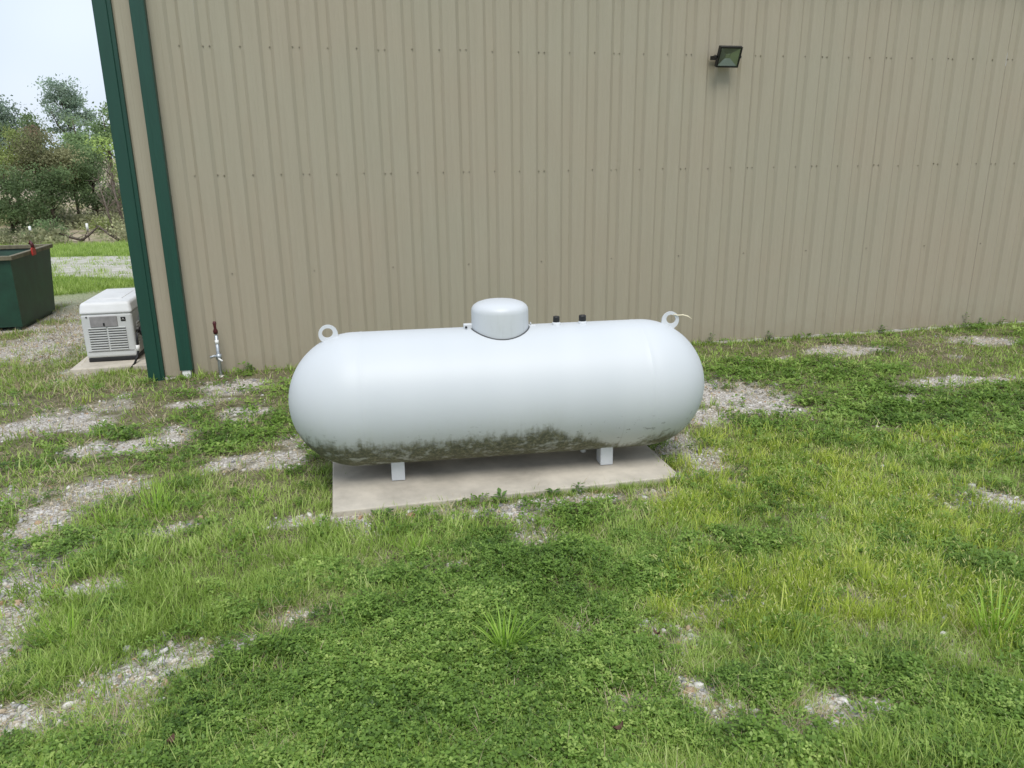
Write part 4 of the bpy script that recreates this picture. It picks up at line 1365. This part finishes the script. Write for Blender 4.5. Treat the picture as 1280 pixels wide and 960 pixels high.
def tree(x, y, hgt, kind, seed, label, shape='round', width=.30, n=5200, size=.17, cs=.42, bark='bark', base=.25, name='tree', cat='tree', clusters=70, group='trees along the edge of the field'):
    g = np.random.default_rng(seed)
    z0 = float(zg(x, y))
    t = empty(name, (x, y, z0 - .05))
    w = hgt * width
    if shape == 'round':
        bl_ = [(0, 0, hgt * .64, w, w, hgt * .30)] + [(g.normal(0, w * .6), g.normal(0, w * .6), hgt * g.uniform(.45, .86), w * .5, w * .5, hgt * .14) for _ in range(6)]
    elif shape == 'cone':
        bl_ = [(0, 0, hgt * f, w * (1.08 - f) * 1.1, w * (1.08 - f) * 1.1, hgt * .10) for f in np.linspace(base + .05, .95, 8)]
    elif shape == 'bush':
        bl_ = [(0, 0, hgt * .45, w, w, hgt * .48)] + [(g.normal(0, w * .5), g.normal(0, w * .5), hgt * g.uniform(.2, .8), w * .5, w * .5, hgt * .22) for _ in range(5)]
    else:                                # airy: separate puffs
        bl_ = [(g.normal(0, w * .62), g.normal(0, w * .62), hgt * g.uniform(base + .1, .95), w * .42, w * .42, hgt * .10) for _ in range(9)]
    me, C = crown_mesh(seed, bl_, n, size, clusters, cs)
    tubes = []
    top = hgt * .86
    pts = [(0, 0, 0)]; lean = g.normal(0, .03, 2)
    for f in (.2, .45, .7, 1.0): pts.append((lean[0] * top * f + g.normal(0, .06), lean[1] * top * f + g.normal(0, .06), top * f))
    r0 = hgt * .016 + .03
    tubes.append((pts, [r0, r0 * .8, r0 * .6, r0 * .4, r0 * .15]))
    for c in C[g.permutation(len(C))[:16]]:
        f = max(.18, min(.85, c[2] / hgt - .18)); st = np.array([lean[0] * top * f, lean[1] * top * f, top * f])
        mid = (st + c) / 2 + g.normal(0, .12, 3)
        tubes.append(([st, mid, c], [r0 * .38, r0 * .25, r0 * .08]))
    link('trunk', join_tubes('trunk', tubes), M[bark], t)
    link('crown', me, LM[kind], t)
    tag(t, label, cat, group)
    return t


TREES = [
    # x, y, height, kind, shape, width, n, size, cs, base, clusters, label
    (-17.92, 62, 8.1, 'oak', 'round', .20, 7140, 0.150, .30, .30, 56, 'tall airy oak with haze paled bluish crown rising above all other trees'),
    (-21.9, 60, 6.9, 'oak', 'round', .22, 7140, 0.163, .45, .25, 60, 'dark round topped tree at the far left behind the others'),
    (-19.3, 58, 5.5, 'mid', 'airy', .15, 3400, 0.136, .30, .25, 30, 'open crowned tree between the far left tree and the oak'),
    (-15.38, 54, 5.7, 'mid', 'cone', .24, 7140, 0.122, .30, .12, 60, 'green conical pine standing right below the tall oak'),
    (-14.14, 56, 6.0, 'mid', 'airy', .16, 4760, 0.136, .36, .22, 34, 'slender green tree close beside the building corner'),
    (-11.7, 50, 4.7, 'lime', 'bush', .22, 4420, 0.122, .32, .1, 40, 'lime green leafy tree touching the building corner'),
    (-15.6, 44, 4.8, 'yellow', 'round', .26, 7820, 0.109, .32, .15, 60, 'yellow green tree at the left edge above the dark bush'),
    (-13.81, 43, 4.8, 'brown', 'round', .24, 7820, 0.102, .30, .2, 60, 'browning cedar with rusty upper crown in the middle'),
    (-15.5, 47, 4.9, 'red', 'airy', .06, 850, 0.102, .22, .4, 12, 'thin reddish dying tree just left of the browning cedar'),
    (-13.3, 45, 4.0, 'dark', 'round', .28, 6120, 0.109, .30, .2, 50, 'dark green tree standing just right of the browning cedar'),
    (-12.15, 44, 3.5, 'dark', 'airy', .30, 4420, 0.102, .27, .2, 36, 'dark spreading tree with drooping open branches near the corner'),
    (-13.17, 41, 3.3, 'dark', 'round', .26, 4420, 0.095, .26, .3, 36, 'shaded dark tree with bare lower trunk behind the left post'),
    (-14.6, 40, 3.2, 'dark', 'bush', .44, 8500, 0.095, .28, .05, 70, 'big dense dark green bush at the left edge of the field'),
    (-12.45, 38, 1.05, 'mid', 'bush', .70, 2550, 0.075, .16, .05, 34, 'low green bush behind the dumpster latch'),
    (-10.95, 40, .75, 'yellow', 'bush', 1.1, 1530, 0.068, .18, .05, 26, 'low olive bush behind the fallen branches'),
]
for i, (tx, Y, hg, kd, shp, wd, n_, sz, cs_, bs, ncl, lab) in enumerate(TREES):
    nm = 'bush' if shp == 'bush' and hg < 4.5 else 'tree'
    tree(tx, Y, hg, kd, 900 + i, lab, shp, wd, n_, sz, cs_, 'bark', bs, nm, nm, ncl)

# leafless saplings
for i, (x, Y, hg, lab) in enumerate(((-10.14, 39, 2.5, 'bare grey sapling leaning left near the building corner'), (-9.87, 40, 2.8, 'bare brown sapling second from the building corner'), (-9.6, 39.5, 2.3, 'thin bare sapling next to the building corner'), (-10.78, 43, 2.9, 'faint bare sapling set back behind the two others'))):
    g = np.random.default_rng(40 + i)
    t = empty('bare_tree', (x, Y, float(zg(x, Y)) - .05))
    ln = g.normal(-.08, .06)
    tubes = [([(0, 0, 0), (ln * hg * .5, 0, hg * .5), (ln * hg, 0, hg)], [.055, .04, .012])]
    for k in range(22):
        f = g.uniform(.25, .98); az = g.random() * 6.283; L = (1.1 - f) * hg * .40
        st = np.array([ln * hg * f, 0, hg * f]); en = st + np.array([math.cos(az) * L * .6, math.sin(az) * L * .6, L * .8])
        tubes.append(([st, (st + en) / 2 + g.normal(0, .04, 3), en], [.016, .011, .004]))
        for q in range(2):
            e2 = en + g.normal(0, .2, 3) + np.array([0, 0, .15]); tubes.append(([(st + en) / 2, e2], [.008, .003]))
    link('trunk', join_tubes('trunk', tubes, 5), M['bark_grey'], t)
    tag(t, lab, 'bare tree', 'leafless saplings near the building corner')

# undergrowth on the slope
g = np.random.default_rng(5)
bl_ = []
for k in range(90):
    Y = g.uniform(36.2, 50); x = Y * g.uniform(-.42, -.235)
    bl_.append((x, Y, float(zg(x, Y)) + .2, g.uniform(.5, 1.4), .6, g.uniform(.2, .55)))
me, _ = crown_mesh(77, bl_, 15000, .13, 420, .22)
tag(link('undergrowth', me, LM['dry']), 'brown and olive undergrowth on the slope below the trees', 'brush', kind='stuff')
# fallen branches
for i, (x, Y, L, tilt, az, lab) in enumerate(((-12.1, 37.0, 1.3, 22, 15, 'dark fallen branch sloping down beyond the field, left one'), (-10.2, 36.8, 1.0, 36, 200, 'fallen branch propped like a tent, left leg'), (-10.17, 36.7, 1.1, 36, -20, 'fallen branch propped like a tent, right leg'))):
    z = float(zg(x, Y))
    g = np.random.default_rng(60 + i)
    d = Vector((math.cos(R(az)) * math.cos(R(tilt)), math.sin(R(az)) * .3, -math.sin(R(tilt)))).normalized()
    top = Vector((0, 0, L * math.sin(R(tilt)) + .05))
    pts = [top, top + d * L * .5 + Vector((0, 0, g.normal(0, .05))), top + d * L]
    tubes = [([tuple(p) for p in pts], [.03, .05, .06])]
    for k in range(5):
        f = g.random(); st = top + d * L * f; en = st + Vector((g.normal(0, .25), g.normal(0, .25), g.uniform(.05, .4)))
        tubes.append(([tuple(st), tuple(en)], [.016, .005]))
    o = link('fallen_branch', join_tubes('fallen_branch', tubes, 6), M['wood_dead'], None, (x, Y, z))
    tag(o, lab, 'branch', 'fallen branches at the edge of the field')
# white marker posts
for x, Y, lab in ((-12.79, 36.6, 'white topped marker post behind the dumpster'), (-10.74, 37.2, 'white topped marker post near the fallen branches')):
    t = empty('marker_post', (x, Y, float(zg(x, Y))))
    link('post', tube_mesh('post', [(0, 0, -.1), (0, 0, .45)], [.025, .025], 8), M['bark_grey'], t)
    link('post_top', tube_mesh('post_top', [(0, 0, .44), (0, 0, .76)], [.05, .05], 10), M['white_plastic'], t)
    tag(t, lab, 'post', 'white topped posts at the edge of the field')
